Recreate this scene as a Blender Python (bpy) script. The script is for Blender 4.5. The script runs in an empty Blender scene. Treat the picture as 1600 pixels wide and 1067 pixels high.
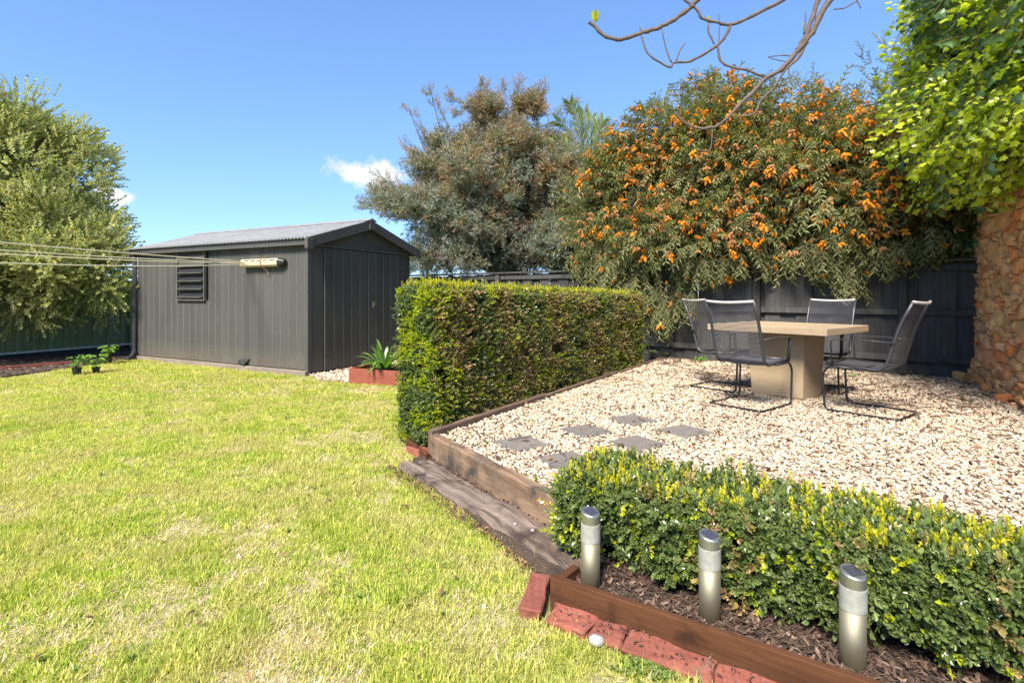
import bpy, bmesh, math, random
import numpy as np
from mathutils import Vector, Matrix, Euler, noise
random.seed(7); rng = np.random.default_rng(7)
R = math.radians
SC = bpy.context.scene
COL = SC.collection
# ------------------------------------------------------------------ camera, world, sun, exposure
F = 840.0; H = 1.25; HY = 460.0           # focal length and horizon in photo pixels, eye height in metres
cam = bpy.data.cameras.new('camera'); co = bpy.data.objects.new('camera', cam); COL.objects.link(co)
co.location = (0, 0, H); co.rotation_euler = (R(90), 0, 0)
cam.sensor_width = 36; cam.lens = 36 * F / 1600; cam.shift_y = -(533.5 - HY) / 1600
cam.clip_start = 0.05; cam.clip_end = 2000
SC.camera = co
SUN_AZ = Vector((-0.44, -0.90)).normalized(); SUN_EL = R(48)
w = bpy.data.worlds.new('World'); SC.world = w; w.use_nodes = True
wn = w.node_tree; wn.nodes.clear()
def wnode(t, **k):
    n = wn.nodes.new(t)
    for a, b in k.items(): setattr(n, a, b)
    return n
sky = wnode('ShaderNodeTexSky', sky_type='NISHITA', sun_disc=False)
sky.sun_elevation = SUN_EL; sky.sun_rotation = math.atan2(SUN_AZ.x, SUN_AZ.y)
sky.altitude = 0; sky.air_density = 1.0; sky.dust_density = 0.2; sky.ozone_density = 2.0
hs = wnode('ShaderNodeHueSaturation'); hs.inputs['Saturation'].default_value = 1.0; hs.inputs['Value'].default_value = 1.0
gm = wnode('ShaderNodeGamma'); gm.inputs[1].default_value = .72; wn.links.new(sky.outputs[0], gm.inputs[0]); wn.links.new(gm.outputs[0], hs.inputs['Color'])
tc = wnode('ShaderNodeTexCoord')
nz = wnode('ShaderNodeTexNoise'); nz.inputs['Scale'].default_value = 22; nz.inputs['Detail'].default_value = 6; nz.inputs['Roughness'].default_value = 0.6
wn.links.new(tc.outputs['Generated'], nz.inputs['Vector'])
tn = wnode('ShaderNodeMix', data_type='RGBA', blend_type='MULTIPLY'); tn.inputs[0].default_value = 1; tn.inputs[7].default_value = (.47, .65, .92, 1)
wn.links.new(hs.outputs[0], tn.inputs[6]); last = tn.outputs[2]
for (cx, cy, hw, hh) in ((575, 272, 62, 27), (172, 304, 24, 16), (700, 362, 40, 22), (60, 345, 60, 24), (-500, 250, 200, 50), (1900, 200, 260, 60)):
    d = Vector(((cx - 800) / F, 1, (HY - cy) / F)); L = d.length; d.normalize()
    sb = wnode('ShaderNodeVectorMath', operation='SUBTRACT'); sb.inputs[1].default_value = d
    wn.links.new(tc.outputs['Generated'], sb.inputs[0])
    ml = wnode('ShaderNodeVectorMath', operation='MULTIPLY'); ml.inputs[1].default_value = (F * L / hw, F * L / hw * .6, F * L / hh)
    wn.links.new(sb.outputs[0], ml.inputs[0])
    le = wnode('ShaderNodeVectorMath', operation='LENGTH'); wn.links.new(ml.outputs[0], le.inputs[0])
    ad = wnode('ShaderNodeMath', operation='MULTIPLY_ADD'); ad.inputs[1].default_value = 2.6
    wn.links.new(nz.outputs[0], ad.inputs[0]); wn.links.new(le.outputs['Value'], ad.inputs[2])
    mr = wnode('ShaderNodeMapRange', interpolation_type='SMOOTHSTEP')
    mr.inputs['From Min'].default_value = 1.75; mr.inputs['From Max'].default_value = 2.35
    mr.inputs['To Min'].default_value = .92; mr.inputs['To Max'].default_value = 0
    wn.links.new(ad.outputs[0], mr.inputs['Value'])
    mx = wnode('ShaderNodeMix', data_type='RGBA'); mx.inputs[7].default_value = (2.5, 2.5, 2.55, 1)
    wn.links.new(mr.outputs[0], mx.inputs[0]); wn.links.new(last, mx.inputs[6]); last = mx.outputs[2]
bg = wnode('ShaderNodeBackground'); bg.inputs['Strength'].default_value = 0.14
wn.links.new(last, bg.inputs['Color'])
wo = wnode('ShaderNodeOutputWorld'); wn.links.new(bg.outputs[0], wo.inputs[0])
sl = bpy.data.lights.new('sun', 'SUN'); sl.energy = 3.6; sl.angle = R(18); sl.color = (1, .91, .79)
so = bpy.data.objects.new('sun', sl); COL.objects.link(so)
sd = Vector((SUN_AZ.x * math.cos(SUN_EL), SUN_AZ.y * math.cos(SUN_EL), math.sin(SUN_EL)))
so.rotation_euler = sd.to_track_quat('Z', 'Y').to_euler(); so.location = sd * 30
SC.view_settings.view_transform = 'Standard'; SC.view_settings.look = 'None'
SC.view_settings.exposure = 1.62; SC.view_settings.gamma = 1.0; SC.view_settings.use_curve_mapping = False

# ------------------------------------------------------------------ helpers: places
def gp(px, py, z=0.0):                    # photo pixel -> world point on the level z
    Y = F * (H - z) / (py - HY); return Vector(((px - 800) / F * Y, Y, z))
def at(px, py, Y): return Vector(((px - 800) / F * Y, Y, H + (HY - py) / F * Y))
def nse(p, s=1.0, o=0.0): return noise.noise(Vector((p[0] * s + o, p[1] * s - o, (p[2] if len(p) > 2 else 0) * s + 2 * o)))
def inpoly(x, y, poly):
    x = np.asarray(x); y = np.asarray(y); r = np.zeros(x.shape, bool); n = len(poly)
    for i in range(n):
        x1, y1 = poly[i][:2]; x2, y2 = poly[(i + 1) % n][:2]
        if y1 == y2: continue
        c = ((y1 > y) != (y2 > y)) & (x < (x2 - x1) * (y - y1) / (y2 - y1) + x1); r ^= c
    return r
# ------------------------------------------------------------------ helpers: meshes
class MB:
    def __init__(s): s.v = []; s.f = []; s.m = []; s.t = []
    def add(s, vs, fs, m=0, t=1.0):
        o = len(s.v); s.v += [tuple(v) for v in vs]; s.t += [t] * len(vs)
        s.f += [tuple(i + o for i in f) for f in fs]; s.m += [m] * len(fs); return s
    def box(s, x0, x1, y0, y1, z0, z1, m=0, M=None):
        vs = [Vector(p) for p in ((x0,y0,z0),(x1,y0,z0),(x1,y1,z0),(x0,y1,z0),(x0,y0,z1),(x1,y0,z1),(x1,y1,z1),(x0,y1,z1))]
        if M: vs = [M @ v for v in vs]
        return s.add(vs, [(0,3,2,1),(4,5,6,7),(0,1,5,4),(1,2,6,5),(2,3,7,6),(3,0,4,7)], m)
    def tube(s, path, rad, n=8, m=0, closed=False, flat=None, cap=True, t=1.0):
        P = [Vector(p) for p in path]; k = len(P)
        if not hasattr(rad, '__len__'): rad = [rad] * k
        o = len(s.v); up = Vector((0, 0, 1)); prev = None
        for i, p in enumerate(P):
            a = P[(i - 1) % k] if (closed or i) else p; b = P[(i + 1) % k] if (closed or i < k - 1) else p
            d = (b - a).normalized()
            if flat is not None: side = Vector(flat)
            elif prev is None: side = d.cross(up if abs(d.z) < .9 else Vector((1, 0, 0))).normalized()
            else: side = (prev - d * prev.dot(d)).normalized()
            prev = side; nn = d.cross(side).normalized(); r = rad[i]
            ra, rb = (r if not isinstance(r, tuple) else r[0]), (r if not isinstance(r, tuple) else r[1])
            for j in range(n):
                q = 2 * math.pi * j / n; s.v.append(tuple(p + side * math.cos(q) * ra + nn * math.sin(q) * rb)); s.t.append(t)
        for i in range(k if closed else k - 1):
            for j in range(n):
                a = o + i * n + j; b = o + i * n + (j + 1) % n; c = o + ((i + 1) % k) * n
                s.f.append((a, b, c + (j + 1) % n, c + j)); s.m.append(m)
        if cap and not closed:
            s.f.append(tuple(o + j for j in reversed(range(n)))); s.m.append(m)
            s.f.append(tuple(o + (k - 1) * n + j for j in range(n))); s.m.append(m)
        return s
    def lathe(s, prof, n=24, m=0, c=(0, 0, 0)):
        o = len(s.v)
        for (r, z) in prof:
            for j in range(n):
                q = 2 * math.pi * j / n; s.v.append((c[0] + r * math.cos(q), c[1] + r * math.sin(q), c[2] + z)); s.t.append(1.0)
        for i in range(len(prof) - 1):
            for j in range(n):
                s.f.append((o + i*n + j, o + i*n + (j+1) % n, o + (i+1)*n + (j+1) % n, o + (i+1)*n + j)); s.m.append(m)
        s.f.append(tuple(o + j for j in reversed(range(n)))); s.m.append(m)
        s.f.append(tuple(o + (len(prof)-1)*n + j for j in range(n))); s.m.append(m)
        return s
    def prism(s, poly, z0, z1, m=0):
        n = len(poly); a = sum(poly[i][0]*poly[(i+1)%n][1]-poly[(i+1)%n][0]*poly[i][1] for i in range(n))
        if a < 0: poly = poly[::-1]
        vs = [(p[0], p[1], z0) for p in poly] + [(p[0], p[1], z1) for p in poly]
        return s.add(vs, [tuple(reversed(range(n))), tuple(range(n, 2*n))] + [(i, (i+1) % n, n+(i+1) % n, n+i) for i in range(n)], m)
    def mesh(s, name, mats, smooth=False):
        me = bpy.data.meshes.new(name); me.from_pydata(s.v, [], s.f)
        for x in (mats if isinstance(mats, (list, tuple)) else [mats]): me.materials.append(x)
        me.polygons.foreach_set('material_index', s.m)
        if smooth: me.polygons.foreach_set('use_smooth', [True] * len(s.f))
        at_ = me.attributes.new('tint', 'FLOAT', 'POINT'); at_.data.foreach_set('value', s.t)
        me.update(); return me
    def build(s, name, mats, parent=None, smooth=False, bevel=0, M=None):
        o = bpy.data.objects.new(name, s.mesh(name, mats, smooth)); COL.objects.link(o)
        if parent: o.parent = parent
        if M: o.matrix_local = M
        if bevel:
            b = o.modifiers.new('bevel', 'BEVEL'); b.width = bevel; b.segments = 2; b.limit_method = 'ANGLE'; b.angle_limit = R(40)
        return o
def tag(o, label=None, cat=None, group=None, kind=None):
    if label: o['label'] = label
    if cat: o['category'] = cat
    if group: o['group'] = group
    if kind: o['kind'] = kind
    return o
def thing(name, label, cat, loc=(0, 0, 0), rz=0, group=None):
    o = bpy.data.objects.new(name, None); COL.objects.link(o); o.empty_display_size = .2
    o.location = loc; o.rotation_euler = (0, 0, rz); return tag(o, label, cat, group)
def inst(name, me, parent, loc=(0, 0, 0), rot=(0, 0, 0), scl=(1, 1, 1)):
    o = bpy.data.objects.new(name, me); COL.objects.link(o); o.parent = parent
    o.location = loc; o.rotation_euler = rot; o.scale = scl; return o
def copy_tree(o, parent=None):
    c = o.copy(); COL.objects.link(c); c.parent = parent
    for ch in o.children: copy_tree(ch, c)
    return c
def arc(path, r=.06, n=5):                # round the corners of a polyline
    P = [Vector(p) for p in path]; out = [P[0]]
    for i in range(1, len(P) - 1):
        a, b, c = P[i-1], P[i], P[i+1]; d1 = (a-b); d2 = (c-b); q = min(r, d1.length*.45, d2.length*.45)
        s, e = b + d1.normalized()*q, b + d2.normalized()*q
        for k in range(n + 1):
            t = k / n; out.append(s*(1-t)**2 + b*2*t*(1-t) + e*t*t)
    out.append(P[-1]); return out
def smoothpath(pts, k=4):
    P = [Vector(p) for p in pts]; out = []
    for i in range(len(P) - 1):
        p0 = P[max(i-1, 0)]; p1 = P[i]; p2 = P[i+1]; p3 = P[min(i+2, len(P)-1)]
        for j in range(k):
            t = j / k; out.append(.5*((2*p1)+(p2-p0)*t+(2*p0-5*p1+4*p2-p3)*t*t+(3*p1-p0-3*p2+p3)*t**3))
    out.append(P[-1]); return out
# ------------------------------------------------------------------ helpers: materials
class Mt:
    def __init__(s, name):
        s.m = bpy.data.materials.new(name); s.m.use_nodes = True; s.t = s.m.node_tree; s.t.nodes.clear()
        s.out = s.n('ShaderNodeOutputMaterial')
    def n(s, t, ins=None, **k):
        x = s.t.nodes.new(t)
        for a, b in k.items(): setattr(x, a, b)
        for a, b in (ins or {}).items():
            if isinstance(b, bpy.types.NodeSocket): s.t.links.new(b, x.inputs[a])
            else: x.inputs[a].default_value = b
        return x
    def mix(s, f, a, b, bt='MIX'):
        x = s.n('ShaderNodeMix', data_type='RGBA', blend_type=bt)
        for i, v in ((0, f), (6, a), (7, b)):
            if isinstance(v, bpy.types.NodeSocket): s.t.links.new(v, x.inputs[i])
            else: x.inputs[i].default_value = v if i == 0 else (*v[:3], 1)
        return x.outputs[2]
    def ramp(s, f, cols):
        x = s.n('ShaderNodeValToRGB', {0: f}); e = x.color_ramp.elements
        for i, (p, c) in enumerate(cols):
            if i > 1: e.new(p)
            e[i].position = p; c = c if hasattr(c, '__len__') else (c, c, c)
            e[i].color = (*c[:3], 1)
        return x.outputs[0]
    def noise(s, scale, detail=4, rough=.55, vec=None, stretch=None, dist=0):
        if vec is None: vec = s.n('ShaderNodeTexCoord').outputs['Object']
        if stretch: vec = s.n('ShaderNodeMapping', {0: vec, 3: stretch}).outputs[0]
        return s.n('ShaderNodeTexNoise', {'Vector': vec, 'Scale': scale, 'Detail': detail, 'Roughness': rough, 'Distortion': dist}).outputs[0]
    def fin(s, col, rough=.6, metal=0, bump=None, bs=.3, bd=.01, trans=0, spec=.5, tcol=None):
        p = s.n('ShaderNodeBsdfPrincipled', {'Roughness': rough, 'Metallic': metal, 'Specular IOR Level': spec})
        if isinstance(col, bpy.types.NodeSocket): s.t.links.new(col, p.inputs['Base Color'])
        else: p.inputs['Base Color'].default_value = (*col[:3], 1)
        if bump is not None:
            b = s.n('ShaderNodeBump', {'Strength': bs, 'Distance': bd, 'Height': bump}); s.t.links.new(b.outputs[0], p.inputs['Normal'])
        o = p.outputs[0]
        if trans:
            tr = s.n('ShaderNodeBsdfTranslucent'); c = tcol or col
            s.t.links.new(c, tr.inputs[0]) if isinstance(c, bpy.types.NodeSocket) else None
            o = s.n('ShaderNodeMixShader', {0: trans, 1: o, 2: tr.outputs[0]}).outputs[0]
        s.t.links.new(o, s.out.inputs[0]); return s.m
def rnd(M): return M.n('ShaderNodeObjectInfo').outputs['Random']
def surf(name, c1, c2, scale=8, rough=.7, bump=.3, bd=.005, stretch=None, fine=None, metal=0, tone=.0, stain=None, stain_scale=2.0, stain_at=(.55, .7), spec=.5):
    M = Mt(name); n1 = M.noise(scale, 6, .6, stretch=stretch); n2 = M.noise(fine or scale * 6, 5, .65, stretch=stretch)
    c = M.mix(M.ramp(n1, [(.3, 0.), (.7, 1.)]), c1, c2)
    c = M.mix(1.0, c, M.ramp(n2, [(.25, .72), (.75, 1.22)]), 'MULTIPLY')
    if stain: c = M.mix(M.ramp(M.noise(stain_scale, 5, .6, dist=.4), [(stain_at[0], 0.), (stain_at[1], 1.)]), c, stain)
    if tone: c = M.mix(1.0, c, M.ramp(rnd(M), [(0, 1 - tone), (1, 1 + tone)]), 'MULTIPLY')
    return M.fin(c, rough, metal, n2 if bump else None, bump, bd, spec=spec)
def leafmat(name, cols, trans=.3, rough=.45, spec=.4, patch=None):
    M = Mt(name); c = M.ramp(rnd(M), [(i / (len(cols) - 1), q) for i, q in enumerate(cols)])
    if patch:
        pos = M.n('ShaderNodeNewGeometry').outputs['Position']
        c = M.mix(M.ramp(M.noise(patch[1], 3, .6, vec=pos), [(.45, 0.), (.62, .75)]), c, patch[0])
    t = M.n('ShaderNodeAttribute', attribute_name='tint').outputs['Fac']
    c = M.mix(1.0, c, t, 'MULTIPLY')
    return M.fin(c, rough, trans=trans, spec=spec, tcol=M.mix(1.0, c, (1.5, 1.6, .6), 'MULTIPLY'))
# ------------------------------------------------------------------ helpers: scattering (leaves, grass, pebbles)
_n = [0]
def templates(meshes):
    _n[0] += 1; c = bpy.data.collections.new('templates_%02d' % _n[0])
    for i, me in enumerate(meshes):
        o = bpy.data.objects.new('t%02d_%02d' % (_n[0], i), me); c.objects.link(o)
    g = bpy.data.node_groups.new('scatter', 'GeometryNodeTree')
    g.interface.new_socket('Geometry', in_out='INPUT', socket_type='NodeSocketGeometry')
    g.interface.new_socket('Geometry', in_out='OUTPUT', socket_type='NodeSocketGeometry')
    N = g.nodes.new; L = g.links.new; gi = N('NodeGroupInput'); go = N('NodeGroupOutput')
    ci = N('GeometryNodeCollectionInfo'); ci.inputs['Collection'].default_value = c
    ci.inputs['Separate Children'].default_value = True; ci.inputs['Reset Children'].default_value = True
    ip = N('GeometryNodeInstanceOnPoints'); ip.inputs['Pick Instance'].default_value = True
    def na(nm, ty):
        x = N('GeometryNodeInputNamedAttribute'); x.data_type = ty; x.inputs[0].default_value = nm; return x.outputs[0]
    er = N('FunctionNodeEulerToRotation'); L(na('rot', 'FLOAT_VECTOR'), er.inputs[0])
    L(gi.outputs[0], ip.inputs['Points']); L(ci.outputs[0], ip.inputs['Instance']); L(na('idx', 'INT'), ip.inputs['Instance Index'])
    L(er.outputs[0], ip.inputs['Rotation']); L(na('scl', 'FLOAT_VECTOR'), ip.inputs['Scale'])
    L(ip.outputs[0], go.inputs[0]); return g
def scatter(name, g, pts, rot, scl, idx, parent=None, label=None, cat=None, kind='stuff'):
    pts = np.asarray(pts, float).reshape(-1, 3); n = len(pts)
    me = bpy.data.meshes.new(name); me.vertices.add(n); me.vertices.foreach_set('co', pts.astype('f').ravel())
    a = me.attributes.new('rot', 'FLOAT_VECTOR', 'POINT'); a.data.foreach_set('vector', np.asarray(rot, 'f').ravel())
    s = np.asarray(scl, 'f'); s = np.repeat(s[:, None], 3, 1) if s.ndim == 1 else s
    a = me.attributes.new('scl', 'FLOAT_VECTOR', 'POINT'); a.data.foreach_set('vector', s.ravel())
    a = me.attributes.new('idx', 'INT', 'POINT'); a.data.foreach_set('value', np.asarray(idx, 'i'))
    me.update(); o = bpy.data.objects.new(name, me); COL.objects.link(o)
    if parent: o.parent = parent
    md = o.modifiers.new('scatter', 'NODES'); md.node_group = g
    return tag(o, label, cat, None, kind)
def aim(d, spin=None):                    # template axis +X along d
    d = np.asarray(d, float); d = d / (np.linalg.norm(d, axis=1, keepdims=True) + 1e-9)
    a = rng.uniform(0, 6.283, len(d)) if spin is None else spin
    return np.stack([a, -np.arcsin(np.clip(d[:, 2], -1, 1)), np.arctan2(d[:, 1], d[:, 0])], 1)
def leaf(mb, base, d, up, L, W, m=0, t=1.0, fold=.25, droop=0.15, k=2):
    base = Vector(base); d = Vector(d).normalized(); up = Vector(up); s = d.cross(up)
    if s.length < .05: s = d.cross(Vector((0.3, 1, .2)))
    s.normalize(); nn = s.cross(d).normalized()
    prof = {2: [(0, .12), (.45, 1), (1, .0)], 3: [(0, .15), (.3, .9), (.65, .8), (1, 0)], 5: [(0, .55), (.2, .9), (.45, 1), (.7, .85), (.88, .5), (1, 0)]}[k]
    vs = []; 
    for (u, q) in prof:
        c = base + d * L * u - nn * L * droop * u * u
        if q == 0: vs.append(c)
        else: vs += [c + s*W*.5*q + nn*W*fold*q, c, c - s*W*.5*q + nn*W*fold*q]
    fs = []; r = len(prof)
    for i in range(r - 1):
        a = 3 * i
        if i < r - 2: fs += [(a, a+1, a+4, a+3), (a+1, a+2, a+5, a+4)]
        else: fs += [(a, a+1, a+3), (a+1, a+2, a+3)]
    mb.add(vs, fs, m, t)
def rv(s=1.0): return Vector((random.uniform(-s, s), random.uniform(-s, s), random.uniform(-s, s)))
def sprig(L, nleaf, lw, ll, ang=55, stem=None, mats=(0, 0), flat=False, droop=.15, tip=True, jitter=.3, r=.0015, k=2):
    mb = MB(); path = [(L * i / 3, L * .04 * math.sin(i * 2), -L * droop * (i / 3) ** 2) for i in range(4)]
    mb.tube(path, [r, r * .8, r * .6, r * .4], 3, mats[1], cap=False, t=.8)
    for i in range(nleaf):
        u = (i + .6) / nleaf; q = (i % 2) * math.pi + (0 if flat else i // 2 * 1.57) + random.uniform(-jitter, jitter)
        a = R(ang) * (1 - .45 * u) * random.uniform(.8, 1.2)
        side = Vector((0, math.cos(q), math.sin(q))); d = Vector((math.cos(a), 0, 0)) + side * math.sin(a)
        leaf(mb, (L * u, 0, -L * droop * u * u), d, Vector((1, 0, .3)) if not flat else Vector((0, 0, 1)), ll * random.uniform(.75, 1.15), lw, mats[0], random.uniform(.7, 1.2), k=k)
    if tip: leaf(mb, (L, 0, -L * droop), (1, 0, 0), (0, 0, 1), ll, lw, mats[0], 1.1, k=k)
    return mb

# ------------------------------------------------------------------ materials
m_lawn_base = Mt('lawn_soil')
_p = m_lawn_base.n('ShaderNodeNewGeometry').outputs['Position']
_c = m_lawn_base.mix(m_lawn_base.ramp(m_lawn_base.noise(1.3, 5, .6, vec=_p), [(.4, 0.), (.62, 1.)]), (.20, .20, .05), (.34, .28, .13))
_c = m_lawn_base.mix(m_lawn_base.ramp(m_lawn_base.noise(60, 4, .7, vec=_p), [(.45, 0.), (.75, .8)]), _c, (.09, .07, .035))
m_lawn_base = m_lawn_base.fin(_c, .9)
m_soil = surf('garden_soil', (.045, .028, .02), (.10, .065, .045), 9, .95, .8, .02)
m_gravel_bed = surf('gravel_bed', (.24, .17, .11), (.34, .26, .17), 25, .95, .8, .02, fine=60)
m_mulch_bed = surf('mulch_soil', (.035, .022, .016), (.075, .05, .036), 18, .95, .8, .02)
M = Mt('charcoal_board_paint')
_o = M.n('ShaderNodeTexCoord').outputs['Object']; _g = M.n('ShaderNodeNewGeometry').outputs['Position']
_c = M.mix(M.ramp(M.noise(1.6, 6, .6, vec=_g, stretch=(1, 1, .35)), [(.3, 0.), (.7, 1.)]), (.043, .043, .039), (.062, .062, .056))
_c = M.mix(1., _c, M.ramp(rnd(M), [(0, .88), (1, 1.13)]), 'MULTIPLY')
_c = M.mix(M.ramp(M.noise(2.2, 5, .65, vec=_g, dist=.4), [(.58, 0.), (.85, .7)]), _c, (.085, .08, .066))
_c = M.mix(M.ramp(M.noise(3.0, 4, .6, vec=_g, stretch=(9, 9, 1.3)), [(.71, 0.), (.76, .55)]), _c, (.30, .29, .26))
_z = M.n('ShaderNodeSeparateXYZ', {0: _g}).outputs[2]
_d = M.n('ShaderNodeMapRange', {'Value': _z, 'From Min': .08, 'From Max': .42, 'To Min': .55, 'To Max': 0.}).outputs[0]
_m = M.n('ShaderNodeMath', {0: _d, 1: M.noise(14, 4, .6, vec=_g)}, operation='MULTIPLY').outputs[0]
_c = M.mix(_m, _c, (.20, .15, .10))
_f = M.noise(40, 5, .6, vec=_g, stretch=(1, 1, .3)); m_shed = M.fin(_c, .78, 0, _f, .2, .002)
m_shed_trim = surf('charcoal_trim_paint', (.055, .055, .053), (.07, .07, .067), 4, .6, .1, .002)
m_shed_dark = surf('shed_backing', (.02, .02, .02), (.03, .03, .03), 4, .9, 0)
m_roof = surf('weathered_roof_sheet', (.22, .22, .215), (.29, .29, .285), 3, .5, .1, .002, metal=.15)
m_plinth = surf('shed_plinth', (.17, .14, .11), (.24, .20, .16), 5, .9, .5, .005, stain=(.14, .11, .08), stain_scale=4)
m_glass = Mt('louvre_glass').fin((.03, .035, .035), .12, spec=.8)
m_louvre = surf('louvre_frame', (.09, .085, .075), (.13, .12, .11), 8, .7, .1)
m_fence = surf('black_paling_stain', (.029, .029, .028), (.058, .057, .054), 3, .8, .6, .003, stretch=(6, 6, .7), fine=30, tone=.38, stain=(.06, .05, .045), stain_scale=3, stain_at=(.6, .8))
m_green_fence = surf('green_steel_fence', (.12, .16, .075), (.16, .21, .10), 2, .55, .05, tone=.05)
m_plinth_pale = surf('pale_fence_plinth', (.45, .46, .42), (.55, .55, .5), 5, .8, .2)
m_sleeper = surf('retaining_sleeper_wood', (.12, .07, .04), (.30, .20, .125), 4, .85, .9, .006, stretch=(.35, 2.5, 2.5), fine=22, stain=(.045, .036, .028), stain_scale=5, stain_at=(.46, .66))
m_sleeper2 = surf('weathered_grey_sleeper', (.075, .05, .036), (.29, .22, .175), 5, .9, 1.0, .02, stretch=(.16, 4.5, 3), fine=13, stain=(.035, .02, .014), stain_scale=6, stain_at=(.5, .68))
m_board = surf('brown_hardwood_board', (.050, .020, .009), (.110, .045, .019), 5, .85, .45, .002, stretch=(.3, 4, 4), fine=24, stain=(.035, .014, .007), stain_scale=6, spec=.2)
m_edge = surf('dark_edging_timber', (.10, .06, .04), (.18, .12, .08), 5, .85, .7, .005, stretch=(.4, 2, 2), fine=20)
m_brick = surf('red_brick', (.17, .045, .028), (.26, .085, .055), 9, .85, .9, .004, fine=70, tone=.15, stain=(.16, .09, .06), stain_scale=14, stain_at=(.58, .72))
m_planter = surf('red_planter_timber', (.19, .045, .025), (.26, .07, .04), 5, .75, .3, stretch=(.4, 3, 3), fine=18)
m_paver = surf('grey_paver', (.13, .115, .098), (.19, .17, .147), 9, .9, .7, .003, fine=110, tone=.08, stain=(.10, .085, .065), stain_scale=7)
m_table = surf('sandstone_table', (.34, .255, .155), (.41, .315, .20), 2.5, .75, .25, .0015, fine=70, stain=(.30, .215, .125), stain_scale=3, stain_at=(.5, .8))
m_blacktube = Mt('black_tube').fin((.016, .016, .018), .38)
m_greytube = Mt('grey_frame').fin((.07, .07, .075), .4, .5)
m_cord = Mt('dark_cord').fin((.075, .075, .08), .35)
m_toprail = Mt('worn_top_rail').fin((.42, .38, .36), .45)
m_steel = Mt('brushed_steel')
_b = m_steel.noise(3, 3, .6, stretch=(60, 60, 1)); _z = m_steel.noise(4, 3, .5)
m_steel = m_steel.fin(m_steel.mix(m_steel.ramp(_z, [(.35, 0.), (.7, 1.)]), (.34, .31, .215), (.23, .205, .14)), .62, .88, _b, .15, .001)
m_cap = Mt('polished_cap').fin((.42, .41, .36), .4, .9)
m_frost = surf('frosted_plastic', (.27, .27, .235), (.33, .33, .285), 6, .55, .05)
m_solar = Mt('solar_cell')
_ck = m_solar.n('ShaderNodeTexBrick', {'Vector': m_solar.n('ShaderNodeTexCoord').outputs['Object'], 'Color1': (.02, .02, .035, 1), 'Color2': (.025, .025, .04, 1), 'Mortar': (.12, .12, .14, 1), 'Scale': 60.0, 'Mortar Size': .02})
m_solar = m_solar.fin(_ck.outputs[0], .15)
m_mortar = surf('wall_mortar', (.30, .17, .08), (.42, .26, .13), 12, .95, 1.0, .02, fine=50)
M = Mt('wall_stone'); _c = M.ramp(rnd(M), [(0, (0.572, 0.279, 0.097)), (.18, (0.728, 0.392, 0.146)), (.36, (0.624, 0.33, 0.125)), (.52, (0.832, 0.495, 0.215)), (.64, (0.624, 0.186, 0.0485)), (.74, (0.754, 0.31, 0.0904)), (.85, (0.468, 0.279, 0.132)), (1, (0.806, 0.433, 0.166))])
_a = M.noise(9, 6, .65); _f = M.noise(55, 5, .7)
_c = M.mix(1., _c, M.ramp(_a, [(.3, .65), (.7, 1.3)]), 'MULTIPLY'); _c = M.mix(M.ramp(_f, [(.6, 0.), (.8, .4)]), _c, (.22, .12, .06))
m_stone = M.fin(_c, .9, 0, _a, .8, .02)
M = Mt('pebble'); _c = M.ramp(rnd(M), [(0, (0.396, 0.319, 0.224)), (.2, (0.533, 0.462, 0.368)), (.45, (0.43, 0.319, 0.192)), (.6, (0.585, 0.529, 0.44)), (.76, (0.31, 0.16, 0.068)), (.84, (0.482, 0.403, 0.304)), (.93, (0.224, 0.16, 0.112)), (.96, (0.086, 0.0504, 0.032)), (1, (0.568, 0.504, 0.416))])
_c = M.mix(M.ramp(M.noise(30, 4, .6), [(.5, 0.), (.8, .5)]), _c, (.5, .36, .2)); m_pebble = M.fin(_c, .6)
m_chip = Mt('bark_chip'); m_chip = m_chip.fin(m_chip.ramp(rnd(m_chip), [(0, (.03, .017, .011)), (.5, (.075, .045, .03)), (.85, (.13, .08, .055)), (1, (.21, .15, .11))]), .85)
m_deadleaf = Mt('dead_leaf'); m_deadleaf = m_deadleaf.fin(m_deadleaf.ramp(rnd(m_deadleaf), [(0, (.05, .03, .018)), (.5, (.12, .06, .03)), (1, (.26, .14, .07))]), .8)
m_twig = surf('twig_bark', (.12, .08, .05), (.18, .13, .09), 20, .85, .3)
m_bark = surf('grey_branch_bark', (.075, .055, .045), (.135, .10, .082), 18, .85, .9, .004, fine=70)
m_trunk = surf('trunk_bark', (.055, .04, .03), (.11, .085, .065), 8, .9, .8, .01, stretch=(2, 2, .5))
m_core = surf('hedge_shadow_core', (.018, .022, .008), (.04, .035, .018), 30, .95, .8, .02)
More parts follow.
